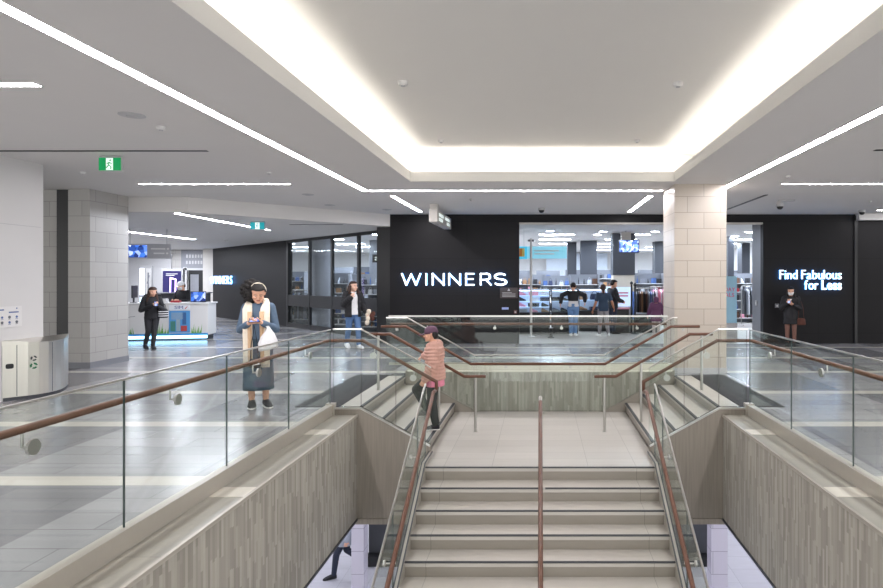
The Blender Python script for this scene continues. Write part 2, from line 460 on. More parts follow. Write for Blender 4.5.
# walls of the mall
struct(abox('wall_left', 'panel', -7.9, -7.7, -4, 9.3, 0, CZ), 'white panelled wall by the steel bin')
b = B()
for y in (4.0, 6.6): b.box(-7.702, -7.694, y, y+.006, 0, CZ)
b.box(-7.702, -7.694, -4, 9.25, 2.55, 2.556)
struct(b.out('trim_8', 'lightgrey', keep=True))
struct(abox('wall_left_recess', 'greytile', -13, -9.55, 11.9, 12.1, 0, CZ), 'grey stone wall in the recess')
struct(abox('trim_9', 'blackmetal', -9.57, -9.26, 11.88, 12.05, 0, CZ), 'dark vertical metal strip beside the grey stone pillar')
struct(abox('column', 'greytile', -9.28, -8.85, 11.8, 12.9, 0, CZ), 'grey stone pillar at the lobby corner')
b = B(); b.box(-9.29, -8.84, 11.79, 12.91, 0, .12); struct(b.out('baseboard_left', 'midgrey', keep=True))
struct(abox('column.001', 'column', 2.51, 3.48, 11.2, 12.2, 0, CZ), 'square pillar clad in cream stone blocks by the steps')
b = B(); b.box(2.5, 3.49, 11.19, 12.21, 0, .1); b.box(2.53, 3.46, 11.215, 12.2, CZ-.05, CZ-.001); struct(b.out('baseboard_right', 'lightgrey', keep=True))

# black shop front
b = B(); b.box(-4.1, -.57, 16.4, 16.6, 0, CZ); struct(b.out('wall_back', 'black', keep=True), 'black shopfront wall with the large lit sign')
b = B(); b.box(-.57, 6.1, 16.4, 16.6, 3.31, CZ); struct(b.out('wall_header', 'black', keep=True), 'black band above the shop entrance')
struct(abox('trim_10', 'greywhite', -.57, 6.1, 16.42, 16.58, 3.26, 3.31), 'pale strip under the black shop header')
b = B(); b.box(6.1, 14, 16.4, 16.6, 0, CZ); struct(b.out('wall_back_right', 'black', keep=True), 'black shopfront wall with the two line slogan')
struct(abox('trim_11', 'midgrey', 6.1, 6.3, 16.6, 17.25, 0, CZ), 'grey return of the entrance')
struct(abox('trim_12', 'white', 8.62, 14, 16.2, 16.4, 3.36, CZ), 'white bulkhead above the black wall')
struct(abox('trim_13', 'blackmetal', 8.58, 8.66, 16.36, 16.4, 0, 3.5))
struct(abox('trim_14', 'blackmetal', -4.5, -4.1, 16.55, 17.5, 0, CZ), 'black corner post of the glazing')

# angled glazing and black wall: local x runs away from the viewer's right, +y faces the lobby
A0 = V((-4.5, 17.4, 0)); RW = math.radians(135)
def wall45(): 
    o = bpy.data.objects.new('x', None); return o
def sof(px):
    Y = 12.9/(1+(px-HX)/F); return (Y-A0.y)*math.sqrt(2)
def place45(o): o.location = A0; o.rotation_euler = (0, 0, RW); return o
S = [sof(x) for x in (384, 358.5, 332, 309.5, 288)]
for k in range(4):
    a, c = S[k], S[k+1]
    b = B()
    b.box(a-.05, a+.05, -.06, .03, 0, CL); b.box(a, c, -.05, .02, .78, 1.19); b.box(a, c, -.05, .02, 0, .16); b.box(a, c, -.05, .02, CL-.1, CL)
    if k == 3: b.box(c-.05, c+.09, -.06, .03, 0, CL)
    w = struct(place45(b.out('window_%d' % (k+1), 'blackmetal', keep=True)), 'black framed shop window')
    g = B(); g.box(a+.05, c-.05, -.03, -.018, .16, .78); g.box(a+.05, c-.05, -.03, -.018, 1.19, CL-.1)
    struct(g.out('window_glass', 'pane', w))
SE = sof(211)
w = B(); w.box(S[4]+.08, SE, -.2, .02, 0, CL); struct(place45(w.out('wall_back_left', 'black', keep=True)), 'angled black shop wall with the small lit sign')
# far lobby wall
struct(abox('wall_far_left', 'greytile', -24, -14, 29.2, 29.4, 0, CL), 'grey tiled wall behind the kiosk')
struct(abox('wall_lobby_left', 'greytile', -22.2, -22, 12.1, 29.2, 0, CL))
struct(abox('column.002', 'greywhite', -15.9, -15.3, 28.3, 28.9, 0, CL), 'pale pillar at the end of the angled wall')
b = B(); b.box(-17.05, -16.1, 29.12, 29.2, 0, 2.2); d = struct(b.out('door_1', 'blackmetal', keep=True), 'dark doorway behind the kiosk')

# shop interior shell
SZ = 3.34
b = B(); b.box(-16, 10, 35.9, 36.1, 0, SZ); struct(b.out('wall_shop_back', 'white', keep=True))
b = B(); b.box(10, 10.2, 16.6, 36, 0, SZ); struct(b.out('wall_shop_right', 'white', keep=True))
b = B(); b.box(-16.2, -16, 28.9, 36, 0, SZ); struct(b.out('wall_shop_left', 'white', keep=True))
b = B(); b.poly([(10, 16.6, SZ), (-4.0, 16.6, SZ), (-4.3, 17.3, SZ), (-16, 29, SZ), (-16, 36, SZ), (10, 36, SZ)])
struct(b.out('ceiling_shop', 'white', keep=True))

# ceilings
OXL, OXR, OY, OB = 2.36, 2.44, 10.9, -3.2      # cove opening
b = B()
for x0, x1, y0, y1 in ((-22, -OXL, -4, 12.2), (OXR, 16, -4, 12.2), (-OXL, OXR, OY, 12.2), (-OXL, OXR, -4, OB)):
    b.poly([(x0, y0, CZ), (x0, y1, CZ), (x1, y1, CZ), (x1, y0, CZ)])
b.poly([(-22, 12.2, CZ), (-22, 12.9, CZ), (-8.87, 12.9, CZ), (-7.6, 12.95, CZ), (-7.6, 12.2, CZ)]); b.poly([(-7.6, 12.2, CZ), (-7.6, 12.95, CZ), (-4.1, 16.4, CZ), (16, 16.4, CZ), (16, 12.2, CZ)])
struct(b.out('ceiling', 'ceiling', keep=True), 'white main ceiling around the lit recess')
b = B(); b.poly([(-22, 12.9, CL), (-22, 30, CL), (-15.3, 30, CL), (-15.3, 28.3, CL), (-4.2, 17.3, CL), (-4.1, 16.4, CL), (-7.6, 12.95, CL), (-8.87, 12.9, CL)])
b.prism([(-22, 12.9, CL), (-8.87, 12.9, CL), (-7.6, 12.95, CL), (-4.1, 16.4, CL), (-4.13, 16.43, CL), (-7.62, 12.99, CL), (-8.87, 12.94, CL), (-22, 12.94, CL)], (0, 0, CZ-CL))
struct(b.out('ceiling_lobby', 'ceiling', keep=True), 'lower white ceiling over the kiosk lobby')
# recess: lip, ledge, raised ceiling
RZ, RO = 4.1, .42
b = B()
for x0, x1, y0, y1 in ((-OXL-.05, -OXL, OB, OY), (OXR, OXR+.05, OB, OY), (-OXL-.05, OXR+.05, OY, OY+.05), (-OXL-.05, OXR+.05, OB-.05, OB)):
    b.box(x0, x1, y0, y1, CZ+.003, CZ+.18)
X2, Y2, Y3 = OXR+RO, OY+RO, OB-RO
for x0, x1, y0, y1 in ((-X2, -OXL-.05, Y3, Y2), (OXR+.05, X2, Y3, Y2), (-OXL-.05, OXR+.05, OY+.05, Y2), (-OXL-.05, OXR+.05, Y3, OB-.05)):
    b.box(x0, x1, y0, y1, CZ+.002, CZ+.04)
struct(b.out('trim_15', 'coveceil', keep=True), 'white lip around the lit ceiling recess')
b = B()
b.poly([(-X2, Y3, RZ), (-X2, Y2, RZ), (X2, Y2, RZ), (X2, Y3, RZ)])
for p, q in (((-X2, Y3), (-X2, Y2)), ((-X2, Y2), (X2, Y2)), ((X2, Y2), (X2, Y3)), ((X2, Y3), (-X2, Y3))):
    b.poly([(p[0], p[1], CZ), (q[0], q[1], CZ), (q[0], q[1], RZ), (p[0], p[1], RZ)])
struct(b.out('ceiling_recess', 'coveceil', keep=True), 'raised ceiling glowing warm along its edges')
zc = CZ+.05
for nm, bx in (('along the recess on the kiosk side', (-OXL-.2, -OXL-.14, OB, OY)), ('along the recess on the slogan side', (OXR+.14, OXR+.2, OB, OY)),
               ('across the recess toward the shop', (-OXL, OXR, OY+.14, OY+.2))):
    t = thing('cove_light', 'hidden warm light strip running '+nm, 'light', ((bx[0]+bx[1])/2, (bx[2]+bx[3])/2, CZ+.04))
    abox('housing', 'white', bx[0]-.01, bx[1]+.01, bx[2], bx[3], CZ+.041, CZ+.05, t)
    b = B(); b.box(bx[0], bx[1], bx[2], bx[3], zc, zc+.025); b.out('diffuser', 'coveled', t, world=True)

# the closing parts of the lower level
for sx, nm in ((-1, 'left'), (1, 'right')):
    xa, xb = ((-3.71, -3.47), (3.37, 3.69))[sx > 0]; b = B(); b.box(xa, xb, 11.8, 12.1, FZ, LOZ+.01); struct(b.out('column', 'lavtile', keep=True), 'pale lavender tiled pillar on the lower floor, %s side' % nm)
b = B(); b.box(-3.85, 3.85, 13.5, 13.6, FZ, LOZ+.01); struct(b.out('wall_lower_back', 'dark', keep=True))
b = B(); b.box(-3.9, 3.9, 13.3, 13.5, FZ, FZ+.22); struct(b.out('baseboard_lower', 'blackmetal', keep=True))
b = B(); b.box(-14, 14, 24, 24.1, FZ, LOZ+.01); struct(b.out('wall_lower_far', 'white', keep=True))

# ================================================================== stairs
t = thing('staircase', 'wide central stone flight dropping from the landing to the lower floor', 'stairs', (0, YM, FZ))
n = round((LZ-FZ)/RS)
HWm = 1.47
for i in range(n):
    z = LZ-i*RS; y = YM-i*TR
    if i == 0:
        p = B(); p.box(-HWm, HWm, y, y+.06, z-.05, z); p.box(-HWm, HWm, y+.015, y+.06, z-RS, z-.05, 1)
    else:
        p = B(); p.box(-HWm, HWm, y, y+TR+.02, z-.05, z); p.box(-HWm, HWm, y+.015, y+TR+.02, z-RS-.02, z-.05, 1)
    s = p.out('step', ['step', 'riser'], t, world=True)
    abox('nosing', 'nosing', -HWm, HWm, y-.005, y+.03, z-.008, z+.003, s)
for sx in (-1, 1):
    prof = [(YF+.0, LZ+.06), (YM, LZ+.06), (YM-n*TR, FZ+.06), (YM-n*TR+.25, FZ), (YM-.1, LZ-.35), (YF, LZ-.35)]
    b = B(); b.prism([(sx*HWm, y, z) for y, z in prof], (sx*.05, 0, 0)); st = b.out('stringer', 'ledge', t, world=True)
    for dx in (0, .042):
        b = B(); pr = [(YF, LZ+.062), (YM, LZ+.062), (YM-n*TR, FZ+.062), (YM-n*TR, FZ+.045), (YM, LZ+.045), (YF, LZ+.045)]
        x0 = sx*(HWm+dx-.004); b.prism([(x0, y, z+.004) for y, z in pr], (sx*.012, 0, 0)); b.out('edge_strip', 'dark', st, world=True)
for sx, nm in ((-1, 'left'), (1, 'right')):
    t = thing('side_steps', 'short %s flight of four stone steps between landing and upper floor' % nm, 'stairs', (sx*2.0, 9.5, LZ))
    for i in range(4):
        x = sx*(1.55+.3*i); z = LZ+RS*(i+1); x1 = x+sx*(.32 if i < 3 else .3)
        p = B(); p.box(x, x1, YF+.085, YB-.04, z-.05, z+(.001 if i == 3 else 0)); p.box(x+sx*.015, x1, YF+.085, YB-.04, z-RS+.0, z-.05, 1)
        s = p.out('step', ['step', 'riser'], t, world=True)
        abox('nosing', 'nosing', x-sx*.006, x+sx*.036, YF+.085, YB-.04, z-.012, z+.004, s)
    o = tag(abox('tactile_mat', 'tactile', sx*2.76, sx*3.36, 8.22, 11.0, 0, .006), 'dark ribbed tactile strip on the floor at the top of the %s steps' % nm, 'floor mat')

# ================================================================== guards
RR = .024
def bracket(parent, base, rail, world=True, r=.045):
    """disc on the glass and a bent arm up to the rail"""
    base, rail = V(base), V(rail); d = (rail-base); h = V((d.x, d.y, 0)).normalized()
    b = B(); b.cyl(base-h*.0, base+h*.018, r, seg=18); b.tube([base+h*.018, V((rail.x, rail.y, base.z)), rail-V((0, 0, RR*.6))], .008, 8)
    return b.out('bracket', 'steel', parent, world=True)
def panel(parent, pts, d):
    b = B(); b.prism(pts, d, 1, 0); return b.out('glass_panel', ['glass', 'edge'], parent, world=True)
GT = .014
for sx, nm, side in ((-1, 'left', 'steel bin'), (1, 'right', 'black slogan wall')):
    t = thing('glass_guardrail', 'long glass balustrade with timber rail beside the stairwell on the %s side' % side, 'railing', (sx*GX, 4.2, 0))
    js = [8.17, 6.82, 5.47, 4.12, 2.77, 1.42, .62]
    for a, c in zip(js, js[1:]):
        panel(t, [(sx*GX, c+.002, -.02), (sx*GX, a-.002, -.02), (sx*GX, a-.002, 1.06), (sx*GX, c+.002, 1.06)], (sx*GT, 0, 0))
    b = B(); b.box(sx*(GX-.03), sx*(GX+.045), .6, YF+.02, -.1, .035); b.box(sx*(GX-.036), sx*(GX+.05), .6, YF+.02, .03, .047); b.box(sx*(GX-.05), sx*(GX+.06), YF-.06, YF+.05, -.1, .06)
    b.out('base_shoe', 'shoe', t, world=True)
    b = B(); b.box(sx*(GX-.004), sx*(GX+.02), .62, 8.17, 1.058, 1.072); b.out('cap_rail', 'cap', t, world=True)
    hx = sx*(GX+.085)
    b = B(); b.tube([(hx, .62, .9), (hx, YF+.14, .9), (sx*2.72, YF+.14, .9)], RR, 12)
    h = b.out('handrail', 'wood', t, world=True, smooth=True)
    for y in (7.5, 6.13, 4.76, 3.4, 2.05, 1.0): bracket(h, (sx*(GX+GT), y, .80), (hx, y, .9))
    # stepped guard in front of the side flight
    t = thing('stair_guardrail', 'sloping glass guard and timber rail at the near edge of the %s steps' % nm, 'railing', (sx*2.0, YF, 0))
    zs = lambda x: LZ+RS+(abs(x)-1.55)*SLOPE
    y = YF+.05
    for x0, x1 in ((1.5, 1.98), (1.99, 2.455)):
        panel(t, [(sx*x0, y, zs(x0)), (sx*x1, y, min(.0, zs(x1))), (sx*x1, y, zs(x1)+1.055), (sx*x0, y, zs(x0)+1.055)], (0, GT, 0))
    panel(t, [(sx*2.465, y, 0), (sx*2.845, y, 0), (sx*2.845, y, 1.06), (sx*2.465, y, 1.06)], (0, GT, 0))
    b = B(); b.tube([(sx*1.5, y+.007, zs(1.5)+1.06), (sx*2.46, y+.007, 1.065), (sx*2.85, y+.007, 1.065)], .011, 8); b.out('cap_rail', 'cap', t, world=True)
    b = B(); yy = YF+.14
    b.tube([(sx*2.72, yy, .9), (sx*2.46, yy, .9), (sx*1.44, yy, .9-1.02*SLOPE), (sx*1.44, yy, .9-1.02*SLOPE-.13)], RR, 12)
    h = b.out('handrail', 'wood', t, world=True, smooth=True)
    bracket(h, (sx*1.75, y+GT, .9-.71*SLOPE-.11), (sx*1.75, yy, .9-.71*SLOPE)); bracket(h, (sx*2.3, y+GT, .9-.16*SLOPE-.11), (sx*2.3, yy, .9-.16*SLOPE))
    # main flight glass guard
    t = thing('stair_guardrail', 'glass guard with steel edge and timber rail down the %s side of the main flight' % nm, 'railing', (sx*1.5, YM, LZ))
    gx = sx*1.515; ztop = lambda yq: LZ+.96+min(0, (yq-7.85)*SLOPE)
    nos = lambda yq: LZ+.0+min(0, (yq-YM)*SLOPE)
    yy = [7.96, 7.45, 6.2, 4.95, 3.7, 2.45, 1.2]
    for a, c in zip(yy, yy[1:]):
        pts = [(gx, c+.005, nos(c)), (gx, a-.005, nos(a)), (gx, a-.005, ztop(a)), (gx, c+.005, ztop(c))]
        panel(t, pts, (sx*GT, 0, 0))
    b = B(); e = yy[-1]; b.tube([(gx+sx*.007, 7.97, ztop(7.85)+.06), (gx+sx*.007, 7.85, ztop(7.85)+.005), (gx+sx*.007, e, ztop(e)+.005)], .013, 8); b.out('cap_rail', 'cap', t, world=True)
    hx = sx*1.40; zh = lambda yq: LZ+.94+(yq-7.9)*SLOPE
    b = B(); b.tube([(hx, 8.0, zh(7.9)-.02), (hx, 7.88, zh(7.88)), (hx, e, zh(e))], RR, 12); h = b.out('handrail', 'wood', t, world=True, smooth=True)
    for yq in (7.0, 5.8, 4.4, 3.0, 1.7): bracket(h, (gx, yq, zh(yq)-.1), (hx, yq, zh(yq)), r=.03)
    # free-standing rail in the middle of the side flight
    t = thing('handrail', 'timber handrail on steel posts standing in the middle of the %s side steps' % nm, 'railing', (sx*1.8, 9.5, LZ))
    y = 9.5
    b = B(); b.tube([(sx*.86, y, .215), (sx*1.2, y, .215), (sx*2.37, y, .885), (sx*2.73, y, .885)], RR, 12); b.out('rail', 'wood', t, world=True, smooth=True)
    for x, zb, ztp in ((1.02, LZ, .195), (1.60, LZ+RS, .215+.4*SLOPE), (2.56, 0, .865)):
        b = B(); b.cyl((sx*x, y, zb), (sx*x, y, ztp), .021, seg=14); b.cyl((sx*x, y, zb), (sx*x, y, zb+.008), .032, seg=16); b.out('post', 'steel', t, world=True, smooth=False)

# guard round the back of the landing
t = thing('stair_guardrail', 'stepped glass guard and timber rail along the back wall of the landing', 'railing', (0, YB, LZ))
y = YB-.035
pr = lambda x: .37 if abs(x) < 1.2 else min(1.05, .37+(abs(x)-1.2)*SLOPE)
lo = lambda x: LZ+.02 if abs(x) < 1.2 else min(.0, LZ+.02+(abs(x)-1.2)*SLOPE)
xs = [-2.8, -2.42, -1.8, -1.2, 0, 1.15, 1.8, 2.38, 2.5]
for a, c in zip(xs, xs[1:]):
    panel(t, [(a+.004, y, lo(a)), (c-.004, y, lo(c)), (c-.004, y, pr(c)), (a+.004, y, pr(a))], (0, GT, 0))
b = B(); b.tube([(x, y+.007, pr(x)+.005) for x in (-2.8, -2.41, -1.2, 1.17, 2.40, 2.5)], .012, 8); b.out('cap_rail', 'cap', t, world=True)
b = B(); b.tube([(-2.87, y-.09, .9), (-2.42, y-.09, .9), (-1.25, y-.09, .225), (1.17, y-.09, .225), (2.36, y-.09, .9), (2.88, y-.09, .9)], RR, 12)
h = b.out('handrail', 'wood', t, world=True, smooth=True)
for x, z in ((-.62, .225), (.55, .225), (-1.8, .54), (1.75, .555), (2.6, .9), (-2.6, .9)): bracket(h, (x, y, z-.06), (x, y-.09, z), r=.026)
t = thing('glass_guardrail', 'level glass balustrade on the cream kerb between landing and shop', 'railing', (0, YB+.17, .19))
y = YB+.15
xs = [-2.78, -1.45, -.0, 1.25, 2.35]
for a, c in zip(xs, xs[1:]): panel(t, [(a+.005, y, .17), (c-.005, y, .17), (c-.005, y, 1.06), (a+.005, y, 1.06)], (0, GT, 0))
b = B(); b.box(-2.8, 2.36, y-.01, y+.025, 1.058, 1.085); b.out('cap_rail', 'cap', t, world=True)
b = B(); b.tube([(-2.78, y+.09, .92), (2.36, y+.09, .92)], RR, 12); h = b.out('handrail', 'wood', t, world=True, smooth=True)
for x in (-2.1, -.84, .4, 1.8): bracket(h, (x, y+GT, .85), (x, y+.09, .92), r=.028)
b = B(); b.box(-2.79, 2.36, y-.02, y+.035, .17, .215); b.out('base_shoe', 'shoe', t, world=True)

# centre rail of the main flight
t = thing('handrail', 'single timber handrail running down the centre of the main flight', 'railing', (0, YM, LZ))
zc_ = lambda yq: LZ+.9+(yq-YM)*SLOPE
b = B(); b.tube([(0.005, 7.62, zc_(7.62)), (0.005, 1.4, zc_(1.4))], RR, 12); r = b.out('rail', 'wood', t, world=True, smooth=True)
b = B(); b.tube([(.005, 7.78, zc_(7.62)+.02), (.005, 7.7, zc_(7.62)+.035), (.005, 7.61, zc_(7.61))], RR*.95, 12); b.out('end_cap', 'steel', t, world=True, smooth=True)
for yq in (7.5, 6.45, 5.3, 4.1, 2.9, 1.8):
    i = math.ceil((YM-yq)/TR-1e-6); zb = LZ-i*RS
    b = B(); b.cyl((.005, yq, zb), (.005, yq, zc_(yq)-.01), .02, seg=12); b.cyl((.005, yq, zb), (.005, yq, zb+.01), .035, seg=14); b.out('post', 'steel', t, world=True)
    b = B(); b.tube([(.005, yq+.03, zc_(yq)-.05), (.055, yq+.03, zc_(yq)-.055)], .012, 8); b.out('bracket', 'steel', r, world=True)

# ================================================================== ceiling fittings
def linear_light(label, x0, x1, y0, y1, z, led='led', group=None, d=.06):
    t = thing('ceiling_light', label, 'light', ((x0+x1)/2, (y0+y1)/2, z), group=group)
    b = B()
    b.box(x0-.012, x1+.012, y0-.012, y0, z-.006, z+.03); b.box(x0-.012, x1+.012, y1, y1+.012, z-.006, z+.03)
    b.box(x0-.012, x0, y0, y1, z-.006, z+.03); b.box(x1, x1+.012, y0, y1, z-.006, z+.03)
    b.out('frame', 'white', t, world=True)
    b = B(); b.poly([(x0, y0, z-.003), (x0, y1, z-.003), (x1, y1, z-.003), (x1, y0, z-.003)]); b.out('diffuser', led, t, world=True)
    return t
linear_light('long recessed light strip along the recess over the kiosk side', -3.56, -3.44, -2, 12.06, CZ)
linear_light('long recessed light strip along the recess beside the cream pillar', 3.52, 3.64, -2, 12.06, CZ)
linear_light('cross light strip joining the two long ones before the shop', -3.44, 2.45, 11.96, 12.06, CZ)
linear_light('light strip across the ceiling before the pillar of grey stone', -7.45, -4.65, 11.12, 11.2, CZ)
linear_light('light strip nearest the top left corner of the photo', -8.4, -4.58, 5.42, 5.52, CZ)
linear_light('light strip across the ceiling in front of the lit slogan', 4.5, 8.0, 11.12, 11.2, CZ)
linear_light('second light strip by the slogan wall, nearer the black wall', 8.65, 11.5, 15.35, 15.43, CZ)
linear_light('light strip over the right aisle, nearest the camera', 4.58, 8.4, 5.42, 5.52, CZ)
linear_light('short light strip near the hanging sign box', -3.19, -3.09, 12.75, 15.75, CZ)
linear_light('short light strip beside the cream pillar, before the shop entrance', 2.3, 2.4, 12.75, 15.75, CZ)
linear_light('light strip over the lobby, running to the teal exit sign', -8.0, -7.9, 13.1, 17.6, CL, 'lobled')
linear_light('light strip in the lobby ceiling above the kiosk', -12.55, -12.43, 17.5, 21.7, CL, 'lobled')
linear_light('added unseen light strip brightening the lobby from behind the grey stone pillar', -17.4, -17.2, 19.5, 28, CL, 'lobled')  # extra strip, out of view, added to brighten the lobby
for x0, x1, y0, y1, lb in ((-10, -4.6, 8.27, 8.33, 'dark slot air diffuser in the ceiling before the green exit sign'), (4.6, 10, 8.22, 8.28, 'dark slot air diffuser in the ceiling over the right aisle'),
                       (4.72, 4.79, 12.6, 15.2, 'dark slot air diffuser between cream pillar and slogan wall'), (-6.0, -5.94, 13.7, 15.3, 'dark slot diffuser in the low lobby ceiling')):
    z = CZ if y0 < 13 or x0 > 0 else CZ
    if x0 == -6.0: x0, x1, y0, y1, z = -6.6, -5.2, 15.8, 15.85, CL
    tag(abox('slot_diffuser', 'blackmetal', x0, x1, y0, y1, z-.008, z+.02), lb, 'air vent')
def disc(name, m, px, py, z, r, h, label, cat, parts=False):
    Y = F*(z-EYE)/(HY-py); x = (px-HX)/F*Y
    t = thing(name, label, cat, (x, Y, z))
    b = B(); b.lathe([(r*.2, z-h), (r*.8, z-h), (r, z-h*.6), (r, z)], (x, Y, 0), 20); b.out('cover', m, t, world=True)
    b = B(); b.lathe([(r*.15, z-h-.012), (r*.4, z-h-.01), (r*.45, z-h+.002)], (x, Y, 0), 16); b.out('sensor' if r < .1 else 'grille', 'lightgrey', t, world=True)
disc('ceiling_speaker', 'lightgrey', 132, 115, CZ, .13, .012, 'round flush speaker in the ceiling before the green exit sign', 'speaker')
disc('smoke_detector', 'white', 161, 126.5, CZ, .05, .04, 'small white detector between ceiling speaker and long light strip', 'detector')
disc('smoke_detector', 'white', 83, 172, CZ, .04, .03, 'small white detector behind the green exit sign', 'detector')
disc('smoke_detector', 'white', 269, 172, CZ, .04, .03, 'small white detector above the crosswise left light strip', 'detector')
disc('ceiling_speaker', 'lightgrey', 308, 194.5, CZ, .12, .012, 'round flush speaker behind the crosswise left light strip', 'speaker')
disc('ceiling_speaker', 'lightgrey', 330, 205, CZ, .13, .012, 'round flush speaker above the angled shop windows', 'speaker')
disc('ceiling_speaker', 'lightgrey', 387, 209.5, CZ, .12, .012, 'round flush speaker by the corner of the black shopfront', 'speaker')
disc('smoke_detector', 'white', 403, 81.5, RZ, .06, .05, 'white detector in the raised ceiling, nearest the kiosk side', 'detector')
disc('smoke_detector', 'white', 678, 82.5, RZ, .06, .05, 'white detector in the raised ceiling, toward the cream pillar side', 'detector')
disc('smoke_detector', 'white', 441, 140, RZ, .05, .04, 'white detector in the raised ceiling at the far left corner', 'detector')
disc('smoke_detector', 'white', 637, 140, RZ, .05, .04, 'white detector in the raised ceiling at the far right corner', 'detector')
disc('smoke_detector', 'white', 471, 199, CZ, .04, .03, 'small white detector between hanging sign and cross light strip', 'detector')
disc('smoke_detector', 'white', 788, 175.5, CZ, .04, .03, 'small white detector ahead of the crosswise light by the slogan', 'detector')
disc('smoke_detector', 'white', 870, 201, CZ, .04, .03, 'small white detector at the right edge by the slogan wall', 'detector')
disc('smoke_detector', 'white', 226, 240, CL, .05, .05, 'small white detector in the low lobby ceiling', 'detector')
def dome(px, py, z, label, arm=0):
    Y = F*(z-EYE)/(HY-py); x = (px-HX)/F*Y
    t = thing('security_camera', label, 'camera', (x, Y, z)); z += .004
    b = B()
    if arm: b.box(x-.02, x+arm, Y-.05, Y+.05, z-.04, z); b.cyl((x, Y, z-.1), (x, Y, z), .03)
    b.lathe([(.02, z), (.085, z-(.1 if arm else 0)), (.085, z-(.15 if arm else .06)), (.03, z-(.16 if arm else .065))], (x, Y, 0), 20)
    b.out('housing', 'lightgrey', t, world=True)
    zz = z-(.15 if arm else .06)
    b = B(); b.ell((x, Y, zz), .072, .072, .072); b.out('dome', 'blackmetal', t, world=True, smooth=True)
dome(197, 199, CZ, 'dark dome camera hanging from the lobby bulkhead')
dome(541.5, 208, CZ, 'small dome camera above the shop header')
dome(780, 200, CZ, 'white arm mounted dome camera above the lit slogan', .32)
dome(862, 210, CZ, 'small dome camera at the ceiling near the right edge')
# ================================================================== signs and fittings
def board(o_thing, name, m, x0, x1, z0, z1, y0, y1, bev=0):
    return B().box(x0, x1, y0, y1, z0, z1).out(name, m, o_thing, bev=bev)

def stroke_letter(parent, strokes, th, d=.05):
    b = B()
    for pl in strokes:
        for (x0, z0), (x1, z1) in zip(pl, pl[1:]):
            a, c = V((x0, -d/2, z0)), V((x1, -d/2, z1)); t_ = (c-a).normalized(); n_ = V((-t_.z, 0, t_.x))*th/2; e = t_*th*.35
            b.prism([a-e+n_, a-e-n_, c+e-n_, c+e+n_], (0, d, 0))
    b.bm.normal_update(); bmesh.ops.recalc_face_normals(b.bm, faces=b.bm.faces)
    for f in b.bm.faces: f.material_index = 0 if f.normal.y < -.9 else 1
    b.out('letter', ['signfront', 'signhalo'], parent)
t = thing('wall_sign', 'large white backlit wide capital letters on the black shopfront', 'sign', (-3.77, 16.33, 1.605))
SH, ST = .30, .042
def arc(cx, cz, rx, rz, a0, a1, n=8): return [(cx+rx*math.cos(math.radians(a0+(a1-a0)*k/n)), cz+rz*math.sin(math.radians(a0+(a1-a0)*k/n))) for k in range(n+1)]
def sx_(px): return (px-205)*.00698
for strokes in ([[(sx_(207), SH), (sx_(224), 0), (sx_(243), SH*.94), (sx_(262), 0), (sx_(279), SH)]], [[(sx_(302), 0), (sx_(302), SH)]],
                [[(sx_(327), 0), (sx_(327), SH), (sx_(370), 0), (sx_(370), SH)]], [[(sx_(391), 0), (sx_(391), SH), (sx_(434), 0), (sx_(434), SH)]],
                [[(sx_(488), 0), (sx_(457), 0), (sx_(457), SH), (sx_(487), SH)], [(sx_(457), SH*.52), (sx_(484), SH*.52)]],
                [[(sx_(514), 0), (sx_(514), SH), (sx_(536), SH)]+arc(sx_(538), SH*.73, .085, SH*.27, 80, -90)+[(sx_(514), SH*.46)], [(sx_(535), SH*.46), (sx_(554), 0)]],
                [arc(sx_(591), SH*.76, .15, SH*.24, 35, 250, 10)+arc(sx_(591), SH*.25, .16, SH*.25, 80, -150, 11)]):
    stroke_letter(t, strokes, ST)
t = thing('wall_sign', 'small backlit capital letters on the angled black wall behind the curly haired woman', 'sign', (0, 0, 0), math.radians(-45))
p = A0+V((-1, 1, 0))/math.sqrt(2)*(sof(212.3))+V((-1, -1, 0))/math.sqrt(2)*.09; t.location = (p.x, p.y, 1.55)
letters('WINNERS', t, (0, 0, 0), sof(212.3)-sof(234.3), .36, .04, ['smallfront', 'smallhalo'], .2)
t = thing('wall_sign', 'white backlit two line slogan on the black wall beside the entrance', 'sign', (6.5, 16.33, 1.48))
letters('Find Fabulous', t, (.02, 0, .28), 1.68, .25, .05, ['signfront', 'signhalo'], .11, .26, bold=[-.004]*13)
letters('for Less', t, (.7, 0, 0), 1.0, .25, .05, ['signfront', 'signhalo'], .1, .24, bold=[0]*4+[.02]*4)

def exit_sign(loc, w, h, m, label):
    t = thing('exit_sign', label, 'sign', loc)
    board(t, 'housing', 'lightgrey', -w/2-.01, w/2+.01, -.01, h+.01, .012, .05)
    board(t, 'bracket', 'lightgrey', -w/2, w/2, h+.01, h+.03, .015, .045)
    board(t, 'face_panel', m, -w/2, w/2, 0, h, 0, .013)
    board(t, 'pictogram_field', 'exitwhite', -w*.16, w*.16, .004, h-.004, -.003, .001)
    b = B(); k = h
    b.ell((.012, -.005, k*.8), k*.07, .003, k*.07)
    for a, c in (((.0, .66), (-.01, .42)), ((-.01, .42), (.025, .28)), ((.025, .28), (.02, .1)), ((-.01, .42), (-.03, .25)), ((-.03, .25), (-.055, .2)), ((0, .64), (.035, .5)), ((0, .64), (-.035, .52))):
        b.cyl((a[0]*k/.18, -.005, a[1]*k), (c[0]*k/.18, -.005, c[1]*k), k*.035, seg=6)
    b.out('running_figure', 'exit' if m == 'exit' else 'exitb', t)
exit_sign((-6.17, 8.6, CZ-.215), .31, .18, 'exit', 'green exit sign with white running figure hanging near the grey pillar')
exit_sign((-7.02, 14.9, CL-.2), .34, .17, 'exitb', 'teal exit sign at the end of the lobby light strip')

